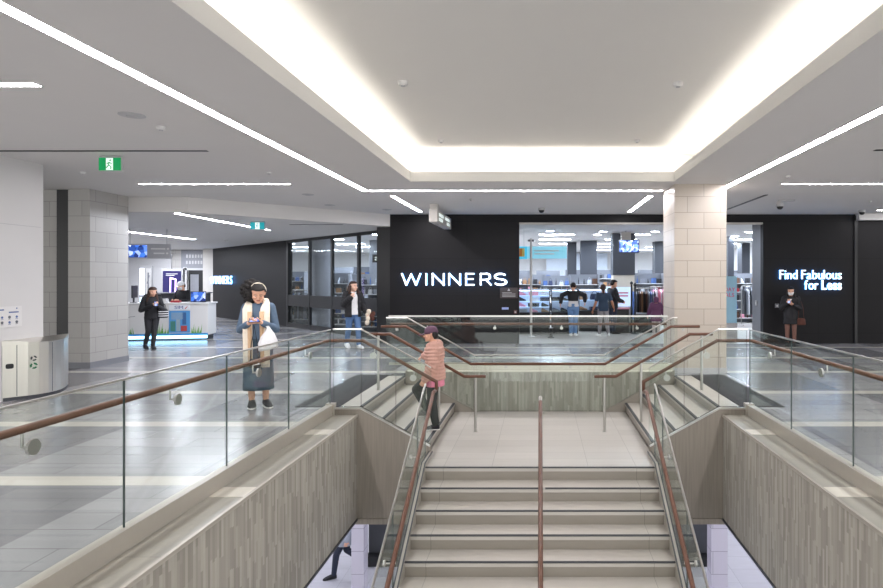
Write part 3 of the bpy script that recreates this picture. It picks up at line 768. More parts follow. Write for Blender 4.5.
# hanging sign box before the black shopfront
t = thing('hanging_sign', 'grey sign box hung from the ceiling before the black shopfront', 'sign', (-2.5, 15.1, 3.1))
board(t, 'box', 'greywhite', -.1, .1, 0, .29, -1.05, 1.1, .01)
board(t, 'post', 'greywhite', -.09, .09, .29, .43, -1.0, -.75)
for z0, y0, y1 in ((.16, -.85, -.2), (.05, -.85, -.3), (.16, .1, .8), (.05, .35, .8)):
    board(t, 'lit_text_bar', 'exitwhite', .1, .104, z0, z0+.07, y0, y1)

# small notices on the black wall
t = thing('notice', 'dark notice plate at the lower right of the large lit sign', 'notice', (-.85, 16.37, 1.24))
board(t, 'plate', plain('notice_plate', (62, 54, 54), .5), -.24, .24, 0, .29, 0, .03)
for k in range(4): board(t, 'text_line', 'lightgrey', -.18, .18 if k < 3 else .08, .04+k*.035, .052+k*.035, -.003, 0)
b = B(); b.prism([(-.04, -.003, .2), (.04, -.003, .2), (0, -.003, .27)], (0, .003, 0)); b.out('warning_symbol', 'lightgrey', t)
t = thing('notice', 'small pale blue label below the dark notice plate', 'notice', (-.95, 16.38, .93))
board(t, 'plate', plain('pale_label', (150, 165, 215), .5), -.09, .09, 0, .06, 0, .02)
t = thing('wall_box', 'small red brown box at the corner of the black wall by the display', 'box', (-.67, 16.36, .82))
board(t, 'body', plain('red_brown_box', (92, 60, 58), .5), -.04, .04, 0, .09, 0, .04)
board(t, 'button', 'lightgrey', -.02, .02, .02, .06, -.006, 0)
t = thing('wall_box', 'small grey box on the black wall beside the entrance', 'box', (6.47, 16.37, .98))
board(t, 'body', 'midgrey', -.05, .05, 0, .11, 0, .03); board(t, 'button', 'white', -.02, .02, .03, .07, -.006, 0)
t = thing('wall_box', 'pale switch plate on the grey entrance return', 'box', (6.09, 16.9, 1.02)); board(t, 'body', 'lightgrey', -.012, .008, 0, .14, -.06, .06); board(t, 'button', 'white', -.02, -.012, .05, .09, -.02, .02)

# poster on the white wall
t = thing('notice', 'white sorting notice with small symbols on the wall over the steel bin', 'notice', (-7.69, 8.4, 1.06))
board(t, 'sheet', 'white', -.005, .006, 0, .3, -.4, .5)
ink = [plain('ink_grey', (96, 100, 108), .6), plain('ink_blue', (80, 100, 150), .6)]
for k in range(7):
    for r in range(2):
        b = B(); y = -.33+k*.12+(.02 if k > 3 else 0); z = .05+r*.075; b.cyl((.006, y, z+.02), (.009, y, z+.02), .018 if (k+r) % 2 else .022, seg=10)
        b.box(.006, .009, y-.02, y+.02, z-.012, z-.006); b.out('symbol', ink[(k+r) % 2], t)
for y0, y1, z in ((-.36, .2, .245), (-.33, .12, .205), (.28, .44, .205), (.4, .42, .26)): board(t, 'heading', ink[1], .006, .009, z, z+.018, y0, y1)

# stainless recycling bin with bowed front against the white wall
t = thing('recycling_bin', 'brushed steel recycling bin with bowed front against the white wall', 'bin', (-7.55, 9.15, 0))
PL = [(-7.69, 8.58), (-7.585, 8.70), (-7.50, 8.79), (-7.43, 8.90), (-7.395, 9.03), (-7.395, 9.16), (-7.425, 9.30), (-7.475, 9.42), (-7.54, 9.54), (-7.61, 9.66), (-7.688, 9.78)]
def binsolid(name, m, g, z0, z1, back=0, seam=None):
    cx, cy = -7.69, 9.15; P = [(cx+(x-cx)*(1+g/.3)+(0 if g <= 0 else 0), cy+(y-cy)*(1+g/.55)) for x, y in PL]
    b = B(); b.loft([[V((x, y, z0)) for x, y in P], [V((x, y, z1+back*(-7.4-x)/.3)) for x, y in P]]); return b.out(name, m, t, world=True)
binsolid('plinth', 'dark', -.012, 0, .05); bd = binsolid('body', 'binsteel', 0, .05, .80); binsolid('lid', 'binsteel', .008, .80, .822, .05)
c0 = V((-7.585, 8.70, 0)); b = B(); b.cyl(c0+V((.002, -.002, .06)), c0+V((.002, -.002, .80)), .004, seg=8); b.out('panel_joint', 'dark', bd, world=True)
b = B(); b.cyl(V((-7.394, 9.1, .06)), V((-7.394, 9.1, .8)), .003, seg=8); b.out('panel_joint', 'dark', bd, world=True)
p0 = V((-7.69, 8.58, 0)); d = (c0-p0).normalized(); nrm = V((d.y, -d.x, 0)); b = B(); cc = (p0+c0)*.5+V((0, 0, .50))
b.prism([cc+nrm*.001+d*(.045*math.copysign(abs(math.cos(u))**.5, math.cos(u)))+V((0, 0, .036*math.copysign(abs(math.sin(u))**.5, math.sin(u)))) for u in [2*PI*i/20 for i in range(20)]], nrm*.004)
b.out('slot', 'blackmetal', t, world=True)
p1, p2 = V((-7.50, 8.79, 0)), V((-7.43, 8.90, 0)); d = (p2-p1).normalized(); nrm = V((d.y, -d.x, 0)); pm = (p1+p2)*.5
for z, m, r in ((.59, 'dark', .04), (.48, plain('recycle_green', (30, 110, 70), .5), .048)):
    b = B()
    for k in range(3):
        an = PI/2+k*2*PI/3; cc = pm+nrm*.006+V((0, 0, z)); pts = []
        for r2, a2 in ((r, an), (r, an-.7), (r, an-1.45), (r*.5, an-1.45), (r*.5, an-.7), (r*.5, an)): pts.append(cc+d*(r2*math.cos(a2))+V((0, 0, r2*math.sin(a2))))
        b.prism(pts, nrm*.004)
    b.out('recycling_symbol', m, t, world=True)

# ================================================================== kiosk
KW = math.radians(12)
k0 = V((-11.95, 16.95, 0)); KL = 2.35
t = thing('kiosk_counter', 'white service counter with grass decals and glowing blue plinth', 'counter', k0, KW)
board(t, 'body', 'white', 0, KL, .14, 1.04, 0, .75, .01); board(t, 'counter_top', 'white', -.03, KL+.03, 1.04, 1.08, -.03, .8, .008)
board(t, 'plinth', 'dark', .06, KL-.06, 0, .14, .08, .7); board(t, 'plinth_light', 'blueled', .04, KL-.04, .05, .13, .04, .08)
board(t, 'blue_strip', plain('blue_band', (70, 150, 215), .4), 0, KL, .14, .2, -.006, 0)
for seg_, (xa, xb) in enumerate(((.05, .45), (.8, 1.35), (1.92, 2.2))):
    b = B(); n_ = int((xb-xa)/.03)
    for k in range(n_):
        x = xa+k*.03+R.uniform(-.01, .01); h = R.uniform(.1, .3); ln = R.uniform(-.05, .05)
        b.prism([(x-.014, -.006, .2), (x+.014, -.006, .2), (x+ln, -.006, .2+h)], (0, .004, 0))
    b.out('grass_decal', 'grass', t)
pn = board(t, 'poster_panel', plain('poster_blue', (84, 150, 205), .4), 1.33, 1.88, .22, .85, -.012, 0)
for x0, z0, x1, z1, c in ((1.37, .26, 1.5, .55, (70, 130, 120)), (1.52, .26, 1.62, .6, (150, 170, 180)), (1.64, .26, 1.8, .42, (180, 70, 70)), (1.39, .6, 1.7, .8, (130, 160, 190)), (1.68, .45, 1.78, .8, (60, 100, 150))):
    board(t, 'poster_picture', plain('poster_tone', c, .5), x0, x1, z0, z1, -.016, -.012)
lg = board(t, 'logo_plate', plain('logo_plate', (226, 228, 234), .4), 1.33, 1.88, .88, 1.02, -.014, 0)
letters('SIM', t, (1.48, -.018, .905), .22, .085, .006, [plain('logo_ink', (60, 80, 140), .5)])
b = B(); b.prism([(1.74, -.018, .92), (1.77, -.018, .9), (1.83, -.018, 1.0), (1.77, -.018, .94)], (0, .004, 0)); b.out('logo_tick', plain('logo_red', (200, 60, 60), .5), t)
b = B(); b.tube([(.12, -.006, .66), (.2, -.006, .69), (.26, -.006, .66), (.34, -.006, .69), (.46, -.006, .7)], .008, 6); b.out('bird_decal', 'midgrey', t)
KM = wmat(t)
def onk(x, y, z=1.08): return KM @ V((x, y, z))
def kthing(nm, label, cat, x, y, z=1.08, rz=0): return thing(nm, label, cat, onk(x, y, z), KW+rz)
o = kthing('computer_monitor', 'black computer monitor seen edge on at the pillar end of the counter', 'monitor', .28, .35, rz=1.75)
board(o, 'stand', 'dark', -.1, .1, 0, .02, -.08, .08); board(o, 'neck', 'dark', -.02, .02, .02, .2, -.02, .02); board(o, 'screen', 'dark', -.3, .3, .14, .5, -.04, 0, .006)
o = kthing('tablet', 'bright blue tablet screen standing on the far end of the counter', 'tablet', 2.0, .3)
board(o, 'screen', 'screen', -.19, .19, .03, .3, -.02, 0); board(o, 'bezel', 'dark', -.21, .21, 0, .32, 0, .02, .005); board(o, 'stand', 'dark', -.08, .08, 0, .02, 0, .12)
o = kthing('display_stand', 'clear upright display stand beside the blue tablet', 'display stand', 1.85, .45)
board(o, 'base', 'lightgrey', -.14, .14, 0, .03, -.08, .08); board(o, 'panel', plain('pale_acrylic', (186, 190, 200), .2), -.11, .11, .03, .82, -.01, .01)
o = kthing('cash_box', 'white box on the counter before the capped seller', 'box', 1.05, .3); board(o, 'body', 'white', -.13, .13, 0, .1, -.1, .1, .01); board(o, 'lid', 'lightgrey', -.12, .12, .1, .115, -.09, .09)
o = kthing('phone_case_box', 'flat red box on the counter before the capped seller', 'box', 1.42, .25); board(o, 'body', plain('red_box', (170, 50, 60), .5), -.12, .12, 0, .05, -.08, .08, .005); board(o, 'lid', plain('red_lid', (190, 90, 96), .5), -.1, .1, .05, .06, -.06, .06)
o = kthing('lit_screen', 'small glowing white screen beside the edge on monitor', 'screen', .55, .3); board(o, 'screen', glow('white_screen', (200, 225, 255), 1.2), -.09, .09, .02, .16, -.01, .0); board(o, 'bezel', 'dark', -.1, .1, 0, .18, 0, .02)
o = kthing('counter_shelf', 'dark back counter of the kiosk behind the sellers', 'counter', 1.0, 2.0, 0); board(o, 'body', 'dark', -.9, .7, 0, 1.3, 0, .4, .01); board(o, 'counter_top', 'midgrey', -.95, .75, 1.3, 1.34, -.03, .43)
# lightboxes behind
o = thing('lightbox', 'tall dark advert lightbox with glowing phone outline behind the kiosk', 'lightbox', PX(172, 300, 20.5)*1, KW); o.location.z = 0
board(o, 'cabinet', 'lightgrey', -.34, .34, .0, 2.12, 0, .2, .01); board(o, 'screen', plain('advert_dark', (26, 24, 62), .3, emit=(40, 36, 110), es=.5), -.28, .28, .75, 2.04, -.012, 0)
b = B(); pts = [(-.06, .95), (.1, 1.05), (.12, 1.75), (-.04, 1.8), (-.06, .95)]; b.tube([(x, -.016, z) for x, z in pts], .022, 8); b.out('phone_outline', glow('violet_phone', (190, 150, 255), 2.2), o)
for k in range(2): board(o, 'caption', 'white', -.18, .18-.1*k, 1.93-k*.05, 1.955-k*.05, -.016, -.012)
o = thing('lightbox', 'narrow glowing white advert panel behind the edge on monitor', 'lightbox', PX(146, 300, 21.5)*1, KW); o.location.z = 0
board(o, 'cabinet', 'lightgrey', -.22, .18, 0, 2.25, 0, .15, .01); board(o, 'screen', glow('white_advert', (215, 225, 255), 1.3), -.2, -.05, 1.2, 2.15, -.012, 0); board(o, 'side_panel', 'white', .0, .16, 1.2, 2.15, -.012, 0)
b = B(); b.tube([(.08, -.02, 1.35), (.08, -.02, 2.0)], .02, 6); b.tube([(.04, -.02, 1.6), (.12, -.02, 1.9)], .012, 6); b.out('pictogram', 'midgrey', o)
# hanging directory
o = thing('hanging_directory', 'hanging sign above the kiosk with blue screen and grey text panel', 'sign', PX(149, 258.5, 17.2), KW)
board(o, 'panel', plain('directory_grey', (168, 168, 172), .5), -.75, .55, 0, .42, 0, .08, .008); board(o, 'screen', 'screen', -.7, -.05, .03, .38, -.012, 0)
for k, (x0, x1) in enumerate(((.05, .42), (.12, .4))):
    board(o, 'text_line', 'white', x0, x1, .26-k*.13, .3-k*.13, -.008, 0)
    b = B(); b.cyl((x1+.07, -.008, .28-k*.13), (x1+.07, 0, .28-k*.13), .028, seg=12); b.out('arrow_dot', 'white', o)
for x in (-.5, .45): b = B(); b.cyl((x, .04, .42), (x, .04, 3.2-o.location.z), .012, seg=8); b.out('hanger', 'lightgrey', o)
# distant shop fascia and wall details
o = thing('shop_fascia', 'grey fascia panel with faint raised letters over the far doorway', 'sign', (-16.65, 29.09, 2.25))
board(o, 'panel', 'midgrey', -.75, .45, 0, .94, 0, .1); 
for z in (.55, .25): 
    for k in range(6): board(o, 'letter', 'lightgrey', -.5+k*.14, -.42+k*.14, z, z+.16, -.02, 0)
o = thing('wall_cladding', 'pale grey wall panel standing behind the kiosk lightboxes', 'panel', (-18.9, 29.1, 0)); board(o, 'panel', 'lightgrey', -1.2, 1.0, 0, 2.9, 0, .08); board(o, 'capping', 'lightgrey', -1.25, 1.05, 2.9, 2.98, -.02, .09)
b = B(); b.box(-17.3, -17.12, 29.08, 29.2, 0, 2.35); b.box(-16.1, -15.95, 29.08, 29.2, 0, 2.35); b.box(-17.3, -15.95, 29.08, 29.2, 2.2, 2.3); struct(b.out('trim_16', 'lightgrey', keep=True))

# unseen strips added to light the lower level
linear_light('added unseen strip lighting the lower floor on the kiosk side', -9, -4.6, 10.0, 10.12, LOZ+.0, 'lowfill')
linear_light('added unseen strip lighting the lower floor beyond the partition, kiosk side', -10, -4.6, 14.6, 14.75, LOZ+.0, 'lowfill')
linear_light('added unseen strip lighting the lower floor on the slogan side', 4.6, 9, 10.0, 10.12, LOZ+.0, 'lowfill')
linear_light('added unseen strip lighting the lower floor beyond the partition, slogan side', 4.6, 10, 14.6, 14.75, LOZ+.0, 'lowfill')
linear_light('added unseen strip lighting the lower floor under the landing', -2.2, 2.2, 11.6, 11.7, LOZ+.0, 'lowfill')
# ================================================================== people
SKIN = {'light': plain('skin_light', (214, 164, 138), .5, var=.04), 'tan': plain('skin_tan', (178, 122, 92), .5, var=.04), 'pale': plain('skin_pale', (224, 182, 160), .5, var=.04)}
CL = {k: plain('cloth_'+k, v, .8, var=.12, scale=30) for k, v in {
    'denim': (88, 108, 130), 'skirt': (66, 84, 100), 'jeans': (78, 108, 150), 'paljeans': (104, 140, 186), 'black': (30, 30, 34), 'softblack': (42, 42, 46), 'cream': (226, 214, 196), 'tancloth': (202, 168, 134),
    'peach': (190, 148, 134), 'pinkshirt': (206, 124, 146), 'plum': (92, 64, 84), 'darkgreen': (44, 48, 46), 'white': (224, 224, 226), 'tealshirt': (44, 62, 84), 'greypants': (136, 134, 138),
    'purple': (92, 52, 84), 'palepants': (190, 178, 178), 'navy': (34, 40, 58), 'greycoat': (150, 156, 168), 'hair': (19, 15, 14), 'brownhair': (58, 38, 30), 'sole': (226, 224, 220), 'lip': (164, 88, 80), 'eye': (36, 28, 26), 'eyewhite': (228, 224, 218), 'brown': (84, 48, 38), 'tights': (120, 86, 76)}.items()}
HEAD = [(0, .10, -.38, -.12), (.06, .19, -.43, -.04), (.16, .26, -.45, .12), (.28, .30, -.445, .30), (.42, .335, -.44, .41), (.56, .355, -.44, .46), (.7, .36, -.43, .46), (.82, .33, -.385, .42), (.92, .25, -.28, .32), (.98, .13, -.15, .18)]
def hring(r, k, n=18, grow=0.0):
    z, w_, f, b_ = r; out = []
    for i in range(n):
        a = 2*PI*i/n; cx, sy = math.cos(a), math.sin(a); ym, yh = (f+b_)/2, (b_-f)/2
        out.append(V((cx*(w_+grow), ym+sy*(yh+grow), z))*k)
    return out

class Fig:
    def __init__(s, label, loc, rz, H, skin, J={}, head=(0, 0, 0), sh=.1, group=None, vox=.007, build=1.0):
        s.H, s.vox = H, vox; s.skin = SKIN[skin]; s.sh = sh; s.bd = build
        s.t = thing('person', label, 'person', loc, rz, group)
        d = dict(pel=(0, 0, .53), neck=(0, .012, .845), hd=(0, .0, .872),
                 sl=(sh, .012, .808), sr=(-sh, .012, .808), el=(sh+.035, .02, .63), er=(-sh-.035, .02, .63), wl=(sh+.045, -.03, .487), wr=(-sh-.045, -.03, .487),
                 hl=(.052, 0, .515), hr=(-.052, 0, .515), kl=(.055, -.012, .283), kr=(-.055, -.012, .283), al=(.055, .012, .045), ar=(-.055, .012, .045),
                 tl=None, tr=None, dl=None, dr=None, nl=None, nr=None, ul=None, ur=None, curl=40, curl_l=None, curl_r=None)
        d.update(J); s.J = d; s.P = {k: V(v)*H for k, v in d.items() if isinstance(v, tuple)}
        for q in 'lr':
            if ('t'+q) not in s.P: s.P['t'+q] = s.P['a'+q]+V(((.012 if q == 'l' else -.012), -.105, -.03))*H
        s.hh = .135*H; pit, yaw, rol = head
        s.HM = M.Translation(s.P['hd']+V((0, -.008, 0))*H) @ M.Rotation(math.radians(yaw), 4, 'Z') @ M.Rotation(math.radians(pit), 4, 'X') @ M.Rotation(math.radians(rol), 4, 'Y') @ M.Translation(V((0, -.0, -.06))*s.hh)
        s.body()
    def hp(s, x, y, z): return s.HM @ (V((x, y, z))*s.hh)
    def torso(s, b, grow=0.0, zlo=None, quilt=0, top=True, flare=0.0):
        H, P = s.H, s.P; pel, nk = P['pel'], P['neck']; up = (nk-pel)
        lat = (P['sl']-P['sr']); lat2 = (P['hl']-P['hr']); L = [(-.14, .078, .058), (-.05, .094, .068), (.1, .098, .07), (.28, .084, .062), (.42, .079, .058), (.6, .088, .068), (.76, .099, .066), (.88, .098, .054), (.95, .07, .045), (1.0, .043, .04)]
        def prof(t):
            for a, c in zip(L, L[1:]):
                if t <= c[0]: f = max(0, (t-a[0])/(c[0]-a[0])); return a[1]+(c[1]-a[1])*f, a[2]+(c[2]-a[2])*f
            return L[-1][1:]
        t0 = -.14 if zlo is None else (zlo*H-pel.z)/up.z; t1 = 1.0 if top else .96
        n_ = 44 if quilt else 18; rings = []
        for i in range(n_+1):
            t = t0+(t1-t0)*i/n_; rx, ry = prof(max(-.14, t))
            if t < .05 and zlo is not None: rx, ry = max(rx, prof(.05)[0])+flare*(.05-t), max(ry, prof(.05)[1])+flare*(.05-t)
            rx, ry = rx*H*s.bd*(s.sh/.1 if t > .5 else 1)+grow, ry*H*s.bd+grow
            if quilt: q = quilt*(abs(math.sin(PI*i/4))-.4); rx += q; ry += q
            f = min(1, max(0, t)); u = (lat2.normalized()*(1-f)+lat.normalized()*f).normalized(); v = up.normalized().cross(u)
            c = pel+up*t
            if t > 0: c = c+v*0
            rings.append([c+u*rx*math.copysign(abs(math.cos(a))**.85, math.cos(a))+v*ry*math.copysign(abs(math.sin(a))**.85, math.sin(a)) for a in [2*PI*k/24 for k in range(24)]])
        b.loft(rings)
    def hand(s, b, q):
        H, P = s.H, s.P; w_ = P['w'+q]; e = P['e'+q]; d = s.J['d'+q]; d = V(d).normalized() if d else (w_-e).normalized()
        sg = 1 if q == 'l' else -1
        n_ = V(s.J['n'+q]) if s.J['n'+q] else V((-sg, 0, 0)); n_ = (n_-d*n_.dot(d)).normalized()   # palm faces n_
        sd = d.cross(n_)*(1 if q == 'l' else -1)    # thumb side
        if s.J['u'+q]: sd = sd if sd.dot(V(s.J['u'+q])) > 0 else -sd
        k = H/1.68; pl = .085*k; curl = s.J['curl_'+q] if s.J['curl_'+q] is not None else s.J['curl']
        rings = []
        for f, wd, th in ((-.15, .024, .018), (.15, .03, .015), (.6, .039, .014), (1.0, .038, .012), (1.08, .03, .009)):
            c = w_+d*pl*f; rings.append([c+sd*wd*k*math.cos(a)+n_*th*k*math.sin(a) for a in [2*PI*i/14 for i in range(14)]])
        b.loft(rings)
        for i, (off, ln) in enumerate(((.029, .068), (.0097, .077), (-.0097, .072), (-.028, .056))):
            p = w_+d*pl*.95+sd*off*k; dd = d+sd*off*2.2; dd.normalize(); r0 = .0088*k
            for j, (fr, cu) in enumerate(((.45, .4), (.31, .9), (.24, .8))):
                a = math.radians(curl*cu); ax = dd.cross(n_).normalized(); dd = M.Rotation(a, 3, ax) @ dd
                p2 = p+dd*ln*fr*k; b.caps(p, p2, r0, r0*.92, 8); p = p2; r0 *= .92
        p = w_+d*pl*.22+sd*.024*k; dd = (d*.72+sd*.62+n_*.35).normalized(); r0 = .0105*k
        for ln, cu in ((.036, 0), (.03, .35), (.022, .35)):
            dd = (dd+d*cu*.8+n_*cu*.3).normalized(); p2 = p+dd*ln*k; b.caps(p, p2, r0, r0*.93, 8); p = p2; r0 *= .93
    def body(s):
        H, P = s.H, s.P; b = B(); s.torso(b)
        b.caps(P['neck']-V((0, 0, .02*H)), s.hp(0, .1, .22), .034*H, .031*H, 14)
        b.loft([[s.HM @ p for p in hring(r, s.hh)] for r in HEAD])
        b.caps(s.hp(0, -.43, .56), s.hp(0, -.52, .37), .035*s.hh, .062*s.hh, 8)      # nose
        for x in (-.05, .05): b.caps(s.hp(x, -.45, .345), s.hp(x, -.48, .35), .04*s.hh, .04*s.hh, 6)
        b.caps(s.hp(-.08, -.425, .215), s.hp(.08, -.425, .215), .04*s.hh, .04*s.hh, 8)   # lips
        b.caps(s.hp(-.05, -.41, .05), s.hp(.05, -.41, .05), .06*s.hh, .06*s.hh, 8)       # chin
        for x in (-1, 1):
            b.caps(s.hp(x*.35, .05, .36), s.hp(x*.385, .09, .54), .045*s.hh, .075*s.hh, 8)   # ears
            b.caps(s.hp(x*.2, -.36, .37), s.hp(x*.24, -.3, .36), .09*s.hh, .09*s.hh, 8)
        for q in 'lr':
            b.caps(P['s'+q], P['e'+q], .032*H*s.bd, .025*H, 12); b.caps(P['e'+q], P['e'+q].lerp(P['w'+q], .35), .025*H, .0245*H, 12); b.caps(P['e'+q].lerp(P['w'+q], .35), P['w'+q], .0245*H, .0165*H, 12)
            b.caps(P['h'+q], P['k'+q], .053*H*s.bd, .034*H, 14); cf = P['k'+q].lerp(P['a'+q], .3); bk = V((0, .006*H, 0)); b.caps(P['k'+q], cf+bk, .033*H, .034*H, 12); b.caps(cf+bk, P['a'+q], .034*H, .021*H, 12)
            b.caps(P['a'+q]+V((0, .012, -.01))*H, P['t'+q], .018*H, .009*H, 10); s.hand(b, q)
        s.b = b.out('body', s.skin, s.t, voxel=s.vox*.8, sub=3)
        for x in (-1, 1):
            e = B(); e.ell(s.hp(x*.145, -.405, .5), .045*s.hh, .032*s.hh, .016*s.hh, 10, 6, mat=s.HM.to_3x3()); ob = e.out('eye', CL['eyewhite'], s.t, smooth=True)
            e = B(); e.ell(s.hp(x*.145, -.435, .5), .03*s.hh, .02*s.hh, .02*s.hh, 8, 6, mat=s.HM.to_3x3()); e.out('iris', CL['eye'], ob, smooth=True)
            e = B(); e.tube([s.hp(x*.07, -.455, .585), s.hp(x*.15, -.46, .61), s.hp(x*.23, -.42, .585)], .014*s.hh, 6); e.out('eyebrow', CL['hair'], s.t, smooth=True)
        e = B(); e.caps(s.hp(-.085, -.455, .215), s.hp(.085, -.455, .215), .026*s.hh, .026*s.hh, 8); e.out('lips', CL['lip'], s.t, smooth=True)
    def top(s, name, m, g=.012, sleeve=.97, zlo=.5, quilt=0, flare=0, m2=None, collar=0, upper=1.0):
        H, P = s.H, s.P; b = B(); s.torso(b, g, zlo, quilt, True, flare)
        for q in 'lr':
            r0, r1, r2 = .034*H*s.bd+g, .027*H+g*1.1, .02*H+g
            E = P['e'+q]; Sh = P['s'+q]
            if sleeve > 0:
                b.caps(Sh, E, r0, r1, 14, quilt=quilt, nq=5); b.caps(E, E.lerp(P['w'+q], sleeve), r1, r2, 14, quilt=quilt, nq=5)
            else: b.caps(Sh, Sh.lerp(E, upper), r0, r0*.98, 14)
        if collar: b.lathe([(.05*H, 0), (.047*H, collar), (.04*H, collar), (.04*H, 0)], P['neck']-V((0, 0, .012*H)))
        return b.out(name, CL[m], s.t, voxel=s.vox, sub=2 if quilt else 4)
    def trousers(s, name, m, g=.009, frac=.9, wide=0):
        H, P = s.H, s.P; b = B(); up = P['neck']-P['pel']; lat = (P['hl']-P['hr']).normalized(); v = up.normalized().cross(lat)
        b.loft([[P['pel']+up*t+lat*(rx*H*s.bd+g)*math.cos(a)+v*(ry*H*s.bd+g)*math.sin(a) for a in [2*PI*k/24 for k in range(24)]] for t, rx, ry in ((-.16, .06, .05), (-.08, .092, .066), (.08, .1, .07), (.25, .087, .064))])
        for q in 'lr':
            b.caps(P['h'+q], P['k'+q], .054*H*s.bd+g, .036*H+g+wide*.5, 14); b.caps(P['k'+q], P['k'+q].lerp(P['a'+q], frac), .036*H+g+wide*.5, .026*H+g+wide, 14)
        return b.out(name, CL[m], s.t, voxel=s.vox)
    def skirt(s, name, m, ztop, zbot, r0=(.098, .07), r1=(.115, .085), folds=.0):
        H = s.H; b = B(); rings = []; c0 = s.P['pel']
        for i in range(13):
            f = i/12; z = (ztop+(zbot-ztop)*f)*H; rings.append([V((c0.x*(1-f), c0.y, z))+V((math.cos(a)*(r0[0]+(r1[0]-r0[0])*f**.8)*H*(1+folds*f*math.sin(7*a)), math.sin(a)*(r0[1]+(r1[1]-r0[1])*f**.8)*H*(1+folds*f*math.sin(7*a)), 0)) for a in [2*PI*k/42 for k in range(42)]])
        return b.out(name, CL[m], s.t) if False else b.loft(rings).out(name, CL[m], s.t, smooth=True)
    def shoes(s, m='black', sole='sole', boot=0):
        H, P = s.H, s.P
        for q in 'lr':
            a, t_ = P['a'+q], P['t'+q]; d = (t_-a); n_up = V((0, 0, 1)); fd = (V((d.x, d.y, d.z+.03*H))).normalized(); sd = fd.cross(n_up).normalized(); up = sd.cross(fd).normalized()
            heel = a-fd*.032*H-up*.043*H; L = (d.length+.05*H)
            def rings(spec): return [[heel+fd*L*f+sd*w_*H*math.cos(an)+up*(zb+(zt-zb)*(.5+.5*math.sin(an)))*H for an in [2*PI*k/16 for k in range(16)]] for f, w_, zb, zt in spec]
            b = B(); b.loft(rings([(-.02, .014, .006, .04), (.06, .024, .004, .056), (.28, .027, .004, .058), (.45, .03, .004, .052), (.7, .034, .004, .037), (.9, .027, .004, .024), (1.0, .012, .004, .016)]))
            if boot: b.caps(a, a.lerp(P['k'+q], boot), .027*H, .03*H, 14)
            else: b.caps(a-up*.0*H, a+up*.004*H, .024*H, .024*H, 12)
            sh = b.out('shoe', CL[m], s.t, voxel=.006)
            b = B(); b.loft(rings([(-.03, .016, -.002, .008), (.06, .027, -.002, .009), (.4, .029, -.002, .009), (.7, .034, -.002, .009), (.92, .029, -.002, .009), (1.02, .012, -.002, .009)])); b.out('sole', CL[sole], sh, smooth=True)
    def hairpiece(s, m='hair', rings=None, extra=None, name='hair', curls=0, vox=.006):
        b = B(); rings = rings or [(.2, .28, .12, .46), (.34, .36, .06, .51), (.5, .385, -.02, .53), (.64, .40, -.14, .54), (.76, .395, -.34, .54), (.86, .375, -.46, .51), (.95, .30, -.36, .42), (1.03, .17, -.2, .25), (1.06, .05, -.06, .1)]
        b.loft([[s.HM @ p for p in hring(r, s.hh)] for r in rings])
        if extra: extra(b)
        return b.out(name, CL[m], s.t, voxel=vox, sub=3)
    def item(s, name, m, fn, smooth=True, vox=0):
        b = B(); fn(b); return b.out(name, CL.get(m, m) if isinstance(m, str) and m in CL else m, s.t, smooth=smooth, voxel=vox)
def long_hair(s, zend=.78, back=.08, w_=.075, front=False):
    def f(b):
        H = s.H; p0 = s.hp(0, .3, .55); p1 = V((s.P['neck'].x, s.P['neck'].y+back*H, zend*H))
        rr = [(0, .055, .04), (.3, .06, .04), (.6, w_, .035), (.9, w_*.95, .026), (1.0, w_*.6, .012)]
        b.loft([[p0.lerp(p1, t)+V((math.cos(a)*rx*H, math.sin(a)*ry*H, 0)) for a in [2*PI*k/20 for k in range(20)]] for t, rx, ry in rr])
        if front:
            for x in (-1, 1): b.caps(s.hp(x*.36, .05, .45), V((s.P['neck'].x+x*.07*H, s.P['neck'].y-.05*H, (zend+.03)*H)), .022*H, .018*H, 10)
    return f
def held(name, label, cat, person, p, m, dims, rz=0, tilt=0, extra=None):
    """a thing in someone's hand: stays top-level. p in the person's local frame (units of height)"""
    Mw = wmat(person.t); loc = Mw @ (V(p)*person.H); o = thing(name, label, cat, loc, person.t.rotation_euler.z+rz); o.rotation_euler.x = tilt
    board(o, 'body', m, -dims[0]/2, dims[0]/2, -dims[2]/2, dims[2]/2, -dims[1]/2, dims[1]/2, .004)
    board(o, 'screen', 'screen', -dims[0]*.42, dims[0]*.42, -dims[2]*.44, dims[2]*.44, -dims[1]/2-.001 if tilt < 0 else dims[1]/2, -dims[1]/2 if tilt < 0 else dims[1]/2+.001) if cat == 'phone' else None
    return o

